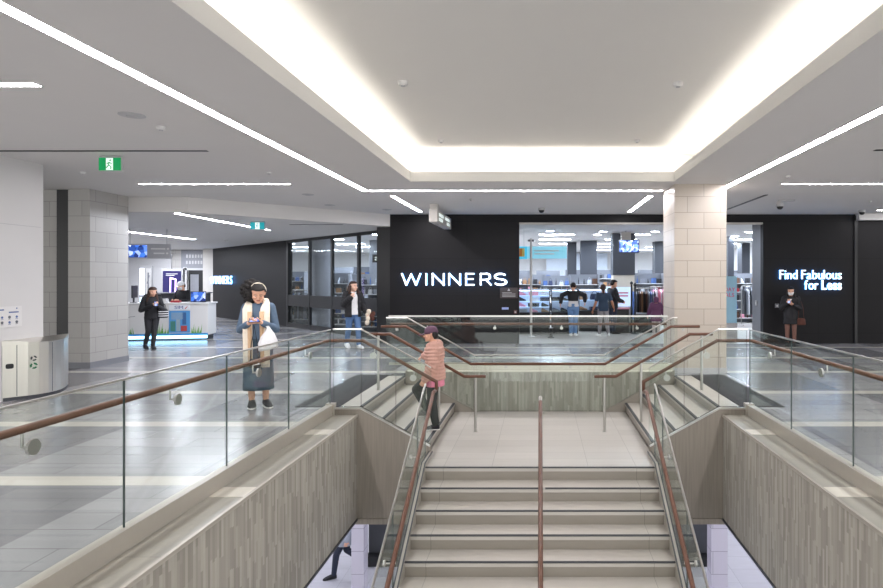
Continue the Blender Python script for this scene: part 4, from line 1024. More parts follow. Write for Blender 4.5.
# --- curly haired woman with scarf, looking at her phone
X0 = PX(256.5, 407, 8.2)
f = Fig('woman with curly black hair, long cream scarf and denim blue outfit, looking at her phone', (X0.x, 8.25, 0), math.radians(14), 1.69, 'light',
        dict(el=(.132, .0, .63), er=(-.132, -.0, .63), wl=(.055, -.155, .695), wr=(-.04, -.15, .69), dl=(-.75, -.45, .15), dr=(.8, -.35, .12), nl=(-.3, .3, .9), nr=(.2, .3, .9), ul=(0, -.6, .6), ur=(0, -.6, .6), curl=45,
             al=(.056, .012, .045), ar=(-.05, .012, .045), tl=(.098, -.075, .015), tr=(-.03, -.09, .015)), head=(25, 12, 0), vox=.006, sh=.09)
f.top('cardigan', 'denim', .010, .9, .46, flare=.02)
f.skirt('skirt', 'skirt', .56, .145, (.105, .077), (.118, .095), .035)
f.shoes('softblack')
def curls(b):
    rr = random.Random(3)
    for i in range(150):
        a = rr.uniform(0, 2*PI); c = rr.uniform(-1, 1); q = V((math.cos(a)*math.sqrt(1-c*c), math.sin(a)*math.sqrt(1-c*c), c))
        p = f.hp(-.34, .42, .42)+V((q.x*.078, q.y*.07, q.z*.105))*f.H*rr.uniform(.75, 1.0); b.ell(p, .019*f.H, .019*f.H, .017*f.H, 7, 5)
    b.ell(f.hp(-.34, .42, .42), .073*f.H, .066*f.H, .1*f.H)
    for i in range(60):
        a = rr.uniform(-.4, PI+.4); z = rr.uniform(.55, 1.02); w_ = .36*math.sqrt(max(0.03, 1-((z-.55)/.5)**2)); b.ell(f.hp(math.cos(a)*w_, .06+math.sin(a)*w_*1.1, z), .013*f.H, .013*f.H, .012*f.H, 6, 5)
f.hairpiece('hair', extra=curls)
f.item('headband', 'cream', lambda b: b.tube([f.hp(.43*math.cos(a), .16, .58+.51*math.sin(a)) for a in [PI*i/14 for i in range(15)]], .009, 8))
def scarf(b, side, x1, zend, w0=.036):
    H = f.H; nk = f.P['neck']; rings = []
    path = [(side*.012, .062, .862), (side*.052, .03, .868), (side*.066, -.03, .845), (side*.066, -.07, .8), (side*.064+x1*.3, -.086, .7), (side*.062+x1*.6, -.098, .6), (side*.06+x1, -.105, .5), (side*.06+x1, -.108, zend)]
    for i, p in enumerate(path):
        w_ = (w0 if i > 2 else .026)*H; th = .015*H; c = V(p)*H; k = i/7
        rings.append([c+V((w_*math.cos(a)*(1 if i > 1 else .8), th*math.sin(a)+.006*math.sin(5*a), th*math.sin(a)*(1 if i < 3 else 0))) for a in [2*PI*j/20 for j in range(20)]])
    b.loft(rings)
sc = f.item('scarf', 'cream', lambda b: (scarf(b, -1, 0.005, .375), scarf(b, 1, .012, .36)))
b = B()
for sd in (-1, 1):
    zz = [.78, .6, .5, .375]; p = [V((sd*.064+(.006 if sd < 0 else .012)*(k/3)-sd*.02, -.103-.0065*k, z))*f.H for k, z in enumerate(zz)]
    b.loft([[q+V((.016*f.H*math.cos(a), .012*f.H*math.sin(a), 0)) for a in [2*PI*j/10 for j in range(10)]] for q in p])
b.out('tan_edge', CL['tancloth'], sc, smooth=True)
b = B()
for sd, ze in ((-1, .375), (1, .36)):
    for k in range(9): x = sd*.064+.006+(k-4)*.0085; b.cyl((x*f.H, -.109*f.H, (ze-.026)*f.H), (x*f.H, -.108*f.H, ze*f.H), .004, seg=6)
b.out('fringe', CL['cream'], sc)
held('phone', 'dark phone held in both hands by the woman in the cream scarf', 'phone', f, (.008, -.178, .715), CL['black'], (.14, .012, .075), 0, -.9)
MW = wmat(f.t)
o = thing('shoulder_bag', 'white cloth bag hanging from the wrist of the woman in the cream scarf', 'bag', MW @ (V((.095, -.13, .475))*f.H), math.radians(14))
b = B(); rings = []
for z, w_, d_ in ((0, .10, .03), (.03, .13, .055), (.1, .125, .06), (.2, .085, .04), (.27, .035, .02), (.30, .02, .015)):
    rings.append([V((w_*math.cos(a)*(1+.06*math.sin(3*a)), d_*math.sin(a), z+.02*math.cos(a))) for a in [2*PI*j/20 for j in range(20)]])
b.loft(rings); b.out('pouch', CL['white'], o, smooth=True)
b = B(); b.tube([(.0, 0, .29), (-.03, -.0, .34), (-.06, .01, .37), (-.02, .015, .36), (.01, .01, .29)], .011, 8); b.out('strap', CL['white'], o, smooth=True)
o = thing('hand_bag', 'small black and grey bag hanging low before the blue skirt', 'bag', MW @ (V((.0, -.14, .335))*f.H), math.radians(14))
b = B(); b.loft([[V((w_*math.cos(a), d_*math.sin(a), z)) for a in [2*PI*j/16 for j in range(16)]] for z, w_, d_ in ((0, .05, .02), (.02, .075, .03), (.09, .07, .03), (.12, .05, .02))]); b.out('pouch', CL['softblack'], o, smooth=True)
b = B(); b.tube([(-.05, 0, .11), (-.04, -.005, .3), (0, -.0, .56), (.04, -.005, .3), (.05, 0, .11)], .006, 6); b.out('strap', CL['black'], o, smooth=True); b = B(); b.tube([(-.07, -.028, .06), (0, -.04, .05), (.07, -.028, .06)], .01, 6); b.out('trim_band', CL['white'], o, smooth=True)

# --- older woman climbing the left side steps
f = Fig('older woman in plum cap and peach quilted jacket climbing the side steps', (-1.585, 9.02, LZ+RS), math.radians(-90), 1.54, 'light',
        dict(kl=(.05, -.018, .275), al=(.05, .022, .047), tl=(.052, -.075, .014), hr=(-.052, -.01, .515), kr=(-.06, -.19, .375), ar=(-.06, -.07, .155), tr=(-.062, -.165, .122),
             el=(.125, .015, .645), wl=(.11, -.075, .50), er=(-.19, -.045, .70), wr=(-.275, -.155, .675), dr=(-.2, -.9, -.35), nr=(-.2, .2, -1), curl_r=65, neck=(0, -.005, .84), hd=(0, -.02, .866), pel=(0, .005, .53)),
        head=(6, 0, 0), vox=.006, build=1.1)
f.trousers('trousers', 'darkgreen', .012, .88, .006)
f.top('shirt', 'pinkshirt', .02, 0, .425, upper=.5)
f.top('puffer_jacket', 'peach', .034, .93, .485, quilt=.016, collar=.03)
f.shoes('black')
f.hairpiece('hair', [(.12, .3, .2, .42), (.3, .37, .1, .5), (.45, .385, -.0, .52), (.6, .385, -.12, .5), (.75, .36, -.2, .46)])
cp = f.item('cap', 'plum', lambda b: (b.loft([[f.HM @ p for p in hring(r, f.hh)] for r in ((.55, .40, -.46, .53), (.7, .405, -.47, .53), (.85, .38, -.44, .49), (.98, .3, -.34, .4), (1.07, .18, -.2, .26), (1.1, .05, -.06, .1))])))
b = B(); b.loft([[f.hp(.36*math.cos(a)*(1-.45*abs(t)), -.40-.48*max(0, t), .60-.10*max(0, t)+.045*math.sin(a)) for a in [2*PI*k/16 for k in range(16)]] for t in (0, .3, .6, .85, 1.0)]); b.out('brim', CL['plum'], cp, smooth=True)
b = B(); b.ell(f.hp(0, .03, 1.1), .035*f.hh, .035*f.hh, .025*f.hh, 8, 5); b.out('button', CL['plum'], cp)

# --- woman in black puffer jacket by the angled windows
p = PX(353, 348, 15.3)
f = Fig('woman in black puffer jacket and blue jeans walking past the angled windows', (p.x, 15.3, 0), math.radians(38), 1.70, 'pale',
        dict(kl=(.055, -.07, .29), al=(.055, -.09, .05), kr=(-.055, .03, .285), ar=(-.055, .11, .075), tr=(-.06, .02, .02), er=(-.15, -.03, .66), wr=(-.08, -.13, .765), el=(.15, .0, .64), wl=(.17, -.11, .535), dr=(.3, -.5, .8), nr=(.5, .6, .2), curl=50), head=(4, 18, 0), build=1.05)
f.trousers('jeans', 'jeans', .01, .93, .004); f.top('shirt', 'white', .012, 0, .5, upper=.3)
def jk(s, name, m, g, z, q=.0):
    """open-fronted jacket: two front halves leave the shirt showing"""
    H = s.H; b = B(); P = s.P; up = P['neck']-P['pel']
    rings_in, n_ = [], 30
    for i in range(19):
        t = (z*H-P['pel'].z)/up.z+(.97-(z*H-P['pel'].z)/up.z)*i/18; c = P['pel']+up*t
        rx = (.098 if t < .8 else .098-.25*(t-.8))*H*s.bd+g; ry = (.068 if t < .8 else .068-.12*(t-.8))*H*s.bd+g; qq = q*(abs(math.sin(PI*i/3))-.4)
        ring = []
        for k in range(n_+1):
            a = -PI/2+.42+(2*PI-.84)*k/n_; ring.append(c+V(((rx+qq)*math.cos(a), (ry+qq)*math.sin(a), 0)))
        for k in range(n_, -1, -1):
            a = -PI/2+.42+(2*PI-.84)*k/n_; ring.append(c+V(((rx-.022)*math.cos(a), (ry-.022)*math.sin(a), 0)))
        rings_in.append(ring)
    b.loft(rings_in)
    for qd in 'lr':
        b.caps(P['s'+qd], P['e'+qd], .036*H+g, .03*H+g, 14, quilt=q, nq=4); b.caps(P['e'+qd], P['e'+qd].lerp(P['w'+qd], .92), .03*H+g, .024*H+g, 14, quilt=q, nq=4)
    return b.out(name, CL[m], s.t, voxel=s.vox, sub=2)
jk(f, 'puffer_jacket', 'black', .034, .47, .008)
f.shoes('white'); f.hairpiece('brownhair', extra=long_hair(f, .80, .055, .07, True))
MW = wmat(f.t)
o = thing('plush_bag', 'brown and white fluffy bundle carried by the woman in the black puffer jacket', 'bag', MW @ (V((.2, -.16, .42))*f.H), .3)
for nm, m, pts in (('white_fur', 'cream', [(-.05, 0, .05), (-.06, .02, .14), (-.03, .0, .22), (-.07, 0, -.06)]), ('brown_fur', 'brown', [(.04, 0, .1), (.08, .01, .16), (.06, .02, .04)])):
    b = B(); 
    for q in pts: b.ell(q, .06, .055, .07, 10, 7)
    b.out(nm, CL[m], o, voxel=.008)
b = B(); b.tube([(-.03, 0, .24), (-.035, .02, .3), (-.0, .03, .3), (.03, 0, .2)], .008, 6); b.out('handle', CL['black'], o)

# --- woman in black by the kiosk
p = PX(152, 349, 15.1)
f = Fig('long haired woman all in black walking before the kiosk with a phone', (p.x, 15.1, 0), math.radians(40), 1.56, 'light',
        dict(kl=(.03, -.03, .285), al=(.01, .0, .045), kr=(-.05, .0, .285), ar=(-.085, .09, .06), tr=(-.07, -.0, .015), el=(.15, .0, .63), er=(-.15, .0, .63), wl=(.06, -.14, .70), wr=(-.0, -.15, .71), dl=(-.6, -.5, .3), dr=(.5, -.5, .4), nl=(-.3, .3, .8), nr=(.2, .3, .8)), head=(18, 10, 0))
f.trousers('trousers', 'softblack', .008, .9); f.top('jumper', 'black', .016, .93, .49); f.shoes('black', 'black'); f.hairpiece('brownhair', extra=long_hair(f, .74, .05, .075, True))
held('phone', 'dark phone held by the woman in black before the kiosk', 'phone', f, (.03, -.185, .735), CL['black'], (.07, .01, .13), 0, -.5)
MW = wmat(f.t); o = thing('hand_bag', 'black and white striped bag at the side of the woman before the kiosk', 'bag', MW @ (V((.15, -.06, .50))*f.H), .7)
b = B(); b.loft([[V((w_*math.cos(a), .05*math.sin(a), z)) for a in [2*PI*j/16 for j in range(16)]] for z, w_ in ((0, .09), (.03, .11), (.2, .1), (.24, .06))]); b.out('pouch', CL['black'], o, smooth=True)
b = B()
for k in range(3): b.loft([[V((.113*math.cos(a), .054*math.sin(a), z)) for a in [2*PI*j/16 for j in range(16)]] for z in (.04+k*.055, .06+k*.055)])
b.out('white_stripes', CL['white'], o); b = B(); b.tube([(-.06, 0, .23), (-.03, 0, .34), (.03, 0, .34), (.06, 0, .23)], .008, 6); b.out('handle', CL['black'], o)

# --- masked woman by the slogan wall
p = PX(790, 343, 15.9)
f = Fig('masked woman in black jacket and short skirt standing by the lit slogan', (p.x, 15.85, 0), math.radians(-22), 1.55, 'light',
        dict(el=(.15, .0, .635), er=(-.15, -.01, .64), wl=(.04, -.14, .70), wr=(-.06, -.16, .73), dl=(-.6, -.4, .5), dr=(.4, -.4, .7), nl=(-.3, .4, .7), nr=(.3, .3, .6)), head=(10, 0, 0), build=1.02)
f.top('jacket', 'black', .022, .92, .47); f.skirt('skirt', 'black', .53, .37, (.1, .075), (.118, .09)); f.trousers('tights', 'tights', .002, 1.0); f.shoes('black', 'black', .25)
f.hairpiece('hair', extra=long_hair(f, .70, .05, .085, True))
f.item('face_mask', 'white', lambda b: b.loft([[f.HM @ p for p in hring(r, f.hh)] for r in ((.02, .2, -.45, -.1), (.1, .27, -.5, -.05), (.25, .32, -.56, -.05), (.38, .345, -.53, -.05), (.43, .34, -.47, -.06))]))
f.item('collar', 'white', lambda b: b.prism([V((-.02, -.068, .80))*f.H, V((.02, -.068, .80))*f.H, V((0, -.082, .76))*f.H], V((0, -.006, 0))))
held('phone', 'pale phone in the hands of the masked woman by the slogan', 'phone', f, (-.03, -.185, .765), CL['tancloth'], (.07, .012, .12), 0, -.4)
MW = wmat(f.t); o = thing('hand_bag', 'brown handbag at the side of the masked woman by the slogan', 'bag', MW @ (V((.16, -.02, .36))*f.H), -.3)
b = B(); b.loft([[V((w_*math.cos(a), .045*math.sin(a), z)) for a in [2*PI*j/16 for j in range(16)]] for z, w_ in ((0, .1), (.03, .12), (.15, .1), (.18, .07))]); b.out('pouch', CL['brown'], o, smooth=True)
b = B(); b.tube([(-.07, 0, .16), (-.05, 0, .45), (0, 0, .62), (.05, 0, .45), (.07, 0, .16)], .007, 6); b.out('strap', CL['brown'], o, smooth=True)

# --- shoppers inside the shop
p = PX(573, 335.5, 18.7)
f = Fig('shopper in light blue jeans pulling on a dark jacket before the lit cases', (p.x, 18.6, 0), math.radians(176), 1.66, 'light',
        dict(el=(.21, -.06, .76), er=(-.21, -.06, .76), wl=(.235, -.02, .61), wr=(-.22, -.10, .64), kl=(.04, -.01, .28), kr=(-.04, -.01, .28), al=(.04, .01, .045), ar=(-.04, .01, .045)), head=(30, 0, 0))
f.trousers('jeans', 'paljeans', .012, .9, .006); f.top('top', 'white', .01, 0, .55, upper=.3); f.shoes('white'); f.hairpiece('hair')
f.top('jacket', 'black', .024, .9, .655)
p = PX(603, 336, 18.5)
f = Fig('ponytailed shopper in dark blue t-shirt and grey trousers seen from behind', (p.x, 18.45, 0), math.radians(190), 1.60, 'tan',
        dict(kl=(.055, -.03, .28), al=(.06, -.05, .045), kr=(-.06, .03, .285), ar=(-.075, .1, .06), el=(.16, .04, .64), wl=(.2, -.01, .51), er=(-.17, .02, .66), wr=(-.22, -.03, .55)), head=(0, -10, 0))
f.trousers('trousers', 'greypants', .01, .95); f.top('shirt', 'tealshirt', .014, 0, .49, upper=.62); f.shoes('white')
f.hairpiece('brownhair', extra=lambda b: (b.caps(f.hp(0, .5, .62), f.hp(0, .6, .35), .03*f.H, .026*f.H, 10), b.caps(f.hp(0, .6, .35), f.hp(0, .52, -.35), .026*f.H, .012*f.H, 10)))
p = PX(612, 326, 20.0)
f = Fig('man in dark jacket and dark jeans standing at the pink covered table', (p.x-.05, 19.35, 0), math.radians(110), 1.74, 'light', dict(el=(.15, -.03, .64), wl=(.12, -.14, .6), er=(-.15, -.03, .64), wr=(-.12, -.14, .6)), head=(14, 0, 0), sh=.112)
f.trousers('jeans', 'navy', .01, .9); f.top('jacket', 'black', .024, .95, .47); f.shoes('black', 'black'); f.hairpiece('hair')
p = PX(655.5, 336, 18.4)
f = Fig('child in hooded purple coat and pale trousers beside the cream pillar', (p.x, 18.3, 0), math.radians(170), 1.22, 'light', dict(el=(.16, -.02, .64), wl=(.2, -.05, .53), er=(-.16, -.02, .64), wr=(-.2, -.05, .53)), head=(6, 0, 0), build=1.12)
f.trousers('trousers', 'palepants', .012, .96); f.top('coat', 'purple', .03, .92, .40, flare=.03); f.shoes('white')
f.item('hood', 'purple', lambda b: (b.loft([[f.HM @ q for q in hring(r, f.hh)] for r in ((-.1, .5, -.1, .55), (.15, .45, -.2, .6), (.45, .47, -.32, .62), (.75, .45, -.42, .58), (.95, .33, -.38, .44), (1.1, .12, -.15, .2))])), vox=.007)
# --- kiosk sellers
p = onk(1.25, 1.25, 0)
f = Fig('seller in white cap and dark top behind the kiosk counter', p, KW+math.radians(-20), 1.68, 'light', dict(el=(.15, -.02, .63), wl=(.07, -.16, .66), er=(-.15, -.02, .63), wr=(-.07, -.16, .66)), head=(18, -10, 0))
f.trousers('trousers', 'softblack', .01, .9); f.top('shirt', 'black', .018, .9, .48); f.shoes('black'); f.hairpiece('hair')
cp = f.item('cap', 'white', lambda b: (b.loft([[f.HM @ q for q in hring(r, f.hh)] for r in ((.6, .43, -.5, .56), (.75, .43, -.5, .56), (.9, .39, -.45, .5), (1.03, .28, -.32, .38), (1.12, .08, -.1, .14))])))
b = B(); b.loft([[f.hp(.33*math.cos(a)*(1-.5*t), -.45-.34*t, .64-.07*t+.03*math.sin(a)) for a in [2*PI*k/16 for k in range(16)]] for t in (0, .3, .6, .85, 1.0)]); b.out('brim', CL['white'], cp, smooth=True)
f.item('face_mask', 'white', lambda b: b.loft([[f.HM @ q for q in hring(r, f.hh)] for r in ((.02, .2, -.45, -.1), (.1, .27, -.5, -.05), (.25, .32, -.56, -.05), (.38, .345, -.53, -.05), (.43, .34, -.47, -.06))]))
p = onk(.4, 1.3, 0)
f = Fig('dark haired seller bending behind the kiosk counter beside the monitor', p, KW+math.radians(30), 1.62, 'light', dict(pel=(0, .06, .52), hl=(.052, .06, .51), hr=(-.052, .06, .51), neck=(0, -.06, .80), hd=(0, -.085, .815), sl=(.1, -.05, .77), sr=(-.1, -.05, .77), el=(.13, -.1, .62), er=(-.13, -.1, .62), wl=(.08, -.2, .66), wr=(-.08, -.2, .66)), head=(30, 0, 0))
f.trousers('trousers', 'softblack', .01, .9); f.top('shirt', 'black', .018, .9, .48); f.shoes('black'); f.hairpiece('hair')
# --- person on the lower floor
f = Fig('person in grey coat and black shoes striding across the lower floor', (-4.22, 12.95, FZ), math.radians(-70), 1.7, 'light',
        dict(kl=(.055, -.1, .29), al=(.055, -.13, .045), kr=(-.055, .03, .29), ar=(-.055, .2, .14), tr=(-.06, .16, .045), el=(.15, .05, .63), wl=(.16, .02, .49), er=(-.15, -.03, .64), wr=(-.16, -.12, .53)))
f.trousers('trousers', 'navy', .01, .96); f.top('coat', 'greycoat', .028, .93, .40, flare=.03); f.shoes('black', 'black', .12); f.hairpiece('hair')
# ================================================================== shop interior
for Y in (18.6, 21.2, 23.8, 26.6, 29.4, 32.2):
    for X, nm in ((-11.5, 'a'), (-8.4, 'b'), (-5.3, 'c'), (-2.4, 'd'), (.6, 'e'), (3.2, 'f'), (5.8, 'g'), (8.3, 'h')):
        if X+Y < 14.2 or Y < 19 : continue
        linear_light('white light bar in the shop ceiling', X-.62, X+.62, Y-.09, Y+.09, SZ-.002, 'shopled', 'light bars in the shop ceiling')
for x, y in ((550, 231), (549, 235.5), (597.5, 234.5), (603, 231.5), (647, 234.5), (655, 231.5), (735, 236), (749, 232)):
    Y = F*(SZ-EYE)/(HY-y); X = (x-HX)/F*Y
    o = thing('downlight', 'round recessed spotlight in the shop ceiling near the entrance', 'light', (X, Y, SZ), group='round spotlights in the shop ceiling')
    b = B(); b.lathe([(.13, SZ-.004), (.15, SZ-.012), (.15, SZ)], (X, Y, 0), 16); b.out('ring', 'white', o, world=True)
    b = B(); b.lathe([(.01, SZ-.006), (.125, SZ-.008)], (X, Y, 0), 16); b.out('lens', 'shopled', o, world=True)
# columns of the shop
def col(x0, x1, Y, d, z0, m, label=None, zt=SZ):
    a = PX(x0, 280, Y).x; c = PX(x1, 280, Y).x
    return struct(abox('column', m, a, c, Y, Y+d, z0, zt), label)
col(613, 635, 20.6, .7, 1.9, 'dark', 'dark upper part of the shop pillar behind the screen'); col(613.5, 634.5, 20.62, .66, 0, plain('cream_pillar', (206, 196, 180), .4), 'cream foot of the shop pillar', 1.9)
for x0, x1, Y in ((567.5, 576.5, 25.5), (581, 597, 24.5), (655, 664, 25), (728, 734, 22), (742, 750, 26)): col(x0, x1, Y, .6, 0, 'dark')
b = B(); b.lathe([(.42, 0), (.42, SZ)], (-8.05, 22.1, 0), 28); struct(b.out('column', 'midgrey', keep=True, smooth=False), 'round grey pillar inside the angled windows')
b = B(); b.lathe([(.38, 0), (.38, SZ)], (-6.6, 24.6, 0), 28); struct(b.out('column', 'midgrey', keep=True))
# hanging screen
o = thing('television', 'flat screen hanging from the shop ceiling above the entrance', 'television', PX(629, 253, 19.6))
board(o, 'bezel', 'blackmetal', -.34, .34, 0, .44, 0, .06, .01); board(o, 'screen', 'tv', -.31, .31, .03, .41, -.006, 0); b = B(); b.cyl((-.1, .05, .4), (-.1, .05, SZ-o.location.z), .03); b.out('ceiling_mount', 'lightgrey', o); board(o, 'junction_box', 'greywhite', -.26, .06, SZ-.3-o.location.z, SZ-.04-o.location.z, -.02, .1)
# pale blue banner
o = thing('hanging_banner', 'pale blue banner with orange and yellow end hanging inside the shop', 'banner', PX(543, 258.5, 18.9))
board(o, 'board', plain('banner_blue', (140, 208, 228), .5, emit=(130, 205, 230), es=.35), -.72, .75, 0, .38, 0, .03); board(o, 'blue_end', 'teal', -.88, -.5, -.02, .38, -.02, .0)
board(o, 'orange_patch', plain('banner_orange', (236, 150, 60), .5), -.76, -.66, .06, .32, -.026, -.02); board(o, 'yellow_patch', plain('banner_yellow', (240, 214, 120), .5), -.66, -.58, .06, .32, -.026, -.02)
for k in range(2): board(o, 'text_line', plain('banner_ink', (214, 240, 248), .5), -.28, .5-.15*k, .22-.1*k, .27-.1*k, -.006, 0)
for x in (-.6, .6): b = B(); b.cyl((x, .015, .38), (x, .015, SZ-o.location.z), .006, seg=6); b.out('wire', 'lightgrey', o)
o = thing('pole', 'white pole standing in the shop in front of the pale blue banner', 'pole', (-.27, 18.2, 0)); b = B(); b.cyl((0, 0, 0), (0, 0, 3.0), .035); b.out('shaft', 'white', o); b = B(); b.cyl((0, 0, 0), (0, 0, .03), .12); b.out('foot', 'white', o); board(o, 'bracket', 'midgrey', -.1, .1, 2.9, 2.96, -.03, .03)
# raised writing on the shop's back wall
o = thing('wall_sign', 'white lettering on the pale rear wall of the shop', 'sign', PX(549, 274, 34.9))
board(o, 'panel', plain('pale_wall', (196, 204, 214), .6), -.15, 3.4, -.1, 1.2, .05, .1)
letters('every', o, (-.02, 0, .0), 1.0, .34, .03, ['white'], .1)
# department sign seen through the angled glass
o = thing('hanging_sign', 'dark department sign behind the angled glass near the black corner', 'sign', PX(378.5, 262.5, 19.6)); board(o, 'panel', 'blackmetal', -.2, .6, 0, .26, 0, .04); letters('ac', o, (-.12, -.004, .07), .26, .17, .01, ['exitwhite'], .08)
b = B(); b.cyl((.1, .02, .26), (.1, .02, SZ-o.location.z), .008, seg=6); b.out('hanger', 'lightgrey', o)

# ------------------------------------------------------------------ goods
CC = {'black': (34, 34, 38), 'white': (226, 226, 228), 'tan': (160, 120, 84), 'grey': (128, 130, 138), 'red': (178, 44, 52), 'pink': (222, 150, 170), 'blue': (66, 96, 152), 'navy': (34, 44, 76), 'silver': (180, 184, 192), 'brown': (92, 62, 46), 'teal': (50, 130, 140)}
GM = {k: plain('goods_'+k, v, .45, var=.1) for k, v in CC.items()}
protos = {}
def proto_mesh(kind, c):
    k = (kind, c)
    if k in protos: return protos[k]
    b = B()
    if kind == 'handbag':
        b.loft([[V((x*w_, y*d_, z)) for x, y in ((-1, -1), (1, -1), (1, 1), (-1, 1))] for w_, d_, z in ((.13, .06, 0), (.14, .07, .05), (.12, .04, .19), (.11, .03, .2))])
        b.tube([(.09*math.cos(a), 0, .19+.1*math.sin(a)) for a in [PI*i/8 for i in range(9)]], .008, 6)
    elif kind == 'shoe':
        b.loft([[V((w_*math.cos(a), y, max(0, h*.5+h*.5*math.sin(a)))) for a in [2*PI*i/10 for i in range(10)]] for y, w_, h in ((-.14, .01, .03), (-.12, .04, .055), (-.05, .045, .08), (.02, .04, .11), (.09, .038, .14), (.13, .02, .12))])
    elif kind == 'box':
        b.box(-.15, .15, -.1, .1, 0, .11); b.box(-.155, .155, -.105, .105, .085, .12)
    elif kind == 'bottle':
        b.lathe([(.035, 0), (.04, .02), (.04, .14), (.015, .18), (.015, .22), (.02, .225), (.02, .24)], seg=12)
    elif kind == 'folded_shirt':
        for q in range(4): b.box(-.14+.004*q, .14, -.1, .1-.005*q, q*.03, q*.03+.027)
    elif kind == 'garment':
        b.loft([[V((w_*math.cos(a), d_*math.sin(a), z)) for a in [2*PI*i/12 for i in range(12)]] for w_, d_, z in ((.024, .26, -.95), (.026, .25, -.6), (.024, .22, -.2), (.03, .2, -.08), (.02, .06, 0))])
        b.tube([(0, 0, 0), (0, 0, .06), (0, .02, .09), (0, .0, .1)], .005, 6)
    o = b.out(kind, GM[c], keep=True); COL.objects.unlink(o); protos[k] = o.data; bpy.data.objects.remove(o)
    return protos[k]
CAT = {'handbag': 'bag', 'shoe': 'shoe', 'box': 'box', 'bottle': 'bottle', 'folded_shirt': 'folded clothes', 'garment': 'clothes'}
def put(kind, c, loc, rz, where, sc=1.0):
    o = bpy.data.objects.new(kind, proto_mesh(kind, c)); COL.objects.link(o); o.location = loc; o.rotation_euler = (0, 0, rz); o.scale = sc if isinstance(sc, tuple) else (sc, sc, sc)
    nm = kind.replace('_', ' '); tag(o, '%s %s %s' % (c, nm, where), CAT[kind], '%s %s goods %s' % (c, nm, where)); return o

# lit glass display cases at the entrance
def case(x0, x1, Y, z0, z1, where, lb, shelves=3):
    a, c = PX(x0, 280, Y).x, PX(x1, 280, Y).x
    t = thing('display_case', lb, 'display case', ((a+c)/2, Y+.25, 0))
    abox('plinth', 'blackmetal', a, c, Y, Y+.5, 0, z0, t, bev=.008)
    abox('back_panel', plain('case_back', (206, 216, 232), .5), a+.02, c-.02, Y+.46, Y+.49, z0, z1, t)
    b = B(); b.box(a, c, Y, Y+.5, z1-.03, z1)
    for x in (a, c-.02): b.box(x, x+.02, Y, Y+.02, z0, z1); b.box(x, x+.02, Y+.48, Y+.5, z0, z1)
    b.out('frame', 'dark', t, world=True)
    b = B(); b.box(a+.02, c-.02, Y+.004, Y+.01, z0, z1-.03); b.out('glass_front', 'pane', t, world=True)
    b = B(); b.box(a+.03, c-.03, Y+.03, Y+.05, z1-.045, z1-.03); b.box(a+.03, c-.03, Y+.43, Y+.45, z1-.045, z1-.03); b.out('light_bar', 'caseled', t, world=True)
    hs = (z1-z0-.03)/shelves
    for k in range(shelves):
        z = z0+hs*k
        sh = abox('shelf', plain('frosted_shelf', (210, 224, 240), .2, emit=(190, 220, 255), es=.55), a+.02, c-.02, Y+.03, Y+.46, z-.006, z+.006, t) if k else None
        n_ = max(2, int((c-a)/.27))
        for i in range(n_):
            x = a+.16+(c-a-.32)*i/max(1, n_-1)
            kd = R.choice(['handbag', 'shoe', 'shoe', 'handbag', 'box']) if hs > .23 else R.choice(['shoe', 'box'])
            put(kd, R.choice(['black', 'black', 'white', 'tan', 'grey', 'navy', 'silver', 'pink']), (x, Y+.22, z+.007), R.uniform(-.6, .6)+(PI/2 if kd == 'shoe' else 0), where)
case(517, 550, 19.2, .68, 1.44, 'in the lit glass case beside the black wall', 'lit glass display case on black plinth nearest the black wall', 4)
case(551.5, 578, 19.2, .7, 1.44, 'in the lit glass case before the woman in jeans', 'lit glass display case on black plinth before the woman in jeans', 2)
case(579, 611, 20.2, .7, 1.44, 'in the lit glass case by the ponytailed woman', 'lit glass display case on black plinth by the ponytailed woman', 2)
# open shelving with goods, behind
def gondola(x, Y, w, h, where, lb, kinds, cols, rz=0, lev=3, m='midgrey'):
    t = thing('shelf_unit', lb, 'shelf', (x, Y, 0), rz)
    board(t, 'back_panel', m, -w/2, w/2, 0, h, .2, .23)
    for s_ in (-1, 1): board(t, 'upright', m, s_*w/2-.02, s_*w/2+.02, 0, h, -.2, .23)
    MM = M.LocRotScale(V((x, Y, 0)), t.rotation_euler, None)
    for k in range(lev):
        z = .2+(h-.25)*k/lev; board(t, 'shelf', 'white', -w/2, w/2, z-.02, z, -.2, .2)
        n_ = int((w-.1)/.185)
        for i in range(n_): kd = R.choice(kinds); put(kd, R.choice(cols), MM @ V((-w/2+.15+(w-.3)*i/max(1, n_-1), -.02, z+.001)), rz+R.uniform(-.25, .25), where, (.56, .7, {'handbag': .9, 'box': 1.9, 'bottle': 1.15, 'shoe': 1.7, 'folded_shirt': 2.0}[kd]*R.uniform(.75, 1.05)))
allc = ['black', 'black', 'white', 'grey', 'grey', 'red', 'pink', 'blue', 'tan', 'silver', 'brown', 'navy']
for i, (px_, Y, h, nm) in enumerate(((530, 24.0, 1.95, 'first goods shelf from the black wall'), (556, 23.4, 1.9, 'goods shelf behind the woman in jeans'), (584, 23.6, 1.95, 'goods shelf behind the ponytailed woman'), (648, 23.4, 2.0, 'goods shelf behind the clothes rail'), (519, 30.0, 2.2, 'far goods shelf nearest the black wall'), (548, 30.5, 2.2, 'far goods shelf under the rear lettering'), (577, 31, 2.25, 'far goods shelf between the dark pillars'), (605, 31, 2.25, 'far goods shelf beside the screen pillar'), (650, 31, 2.25, 'far goods shelf behind the purple coat'), (742, 24.4, 2.0, 'goods shelf behind the pink advert board'), (738, 30, 2.2, 'far goods shelf behind the pink advert board'))):
    X = PX(px_, 280, Y).x
    gondola(X, Y, 1.15, h, 'on the '+nm, 'pale '+nm+' with mixed goods', ['handbag', 'box', 'bottle', 'shoe', 'folded_shirt'], allc, 0, 5)
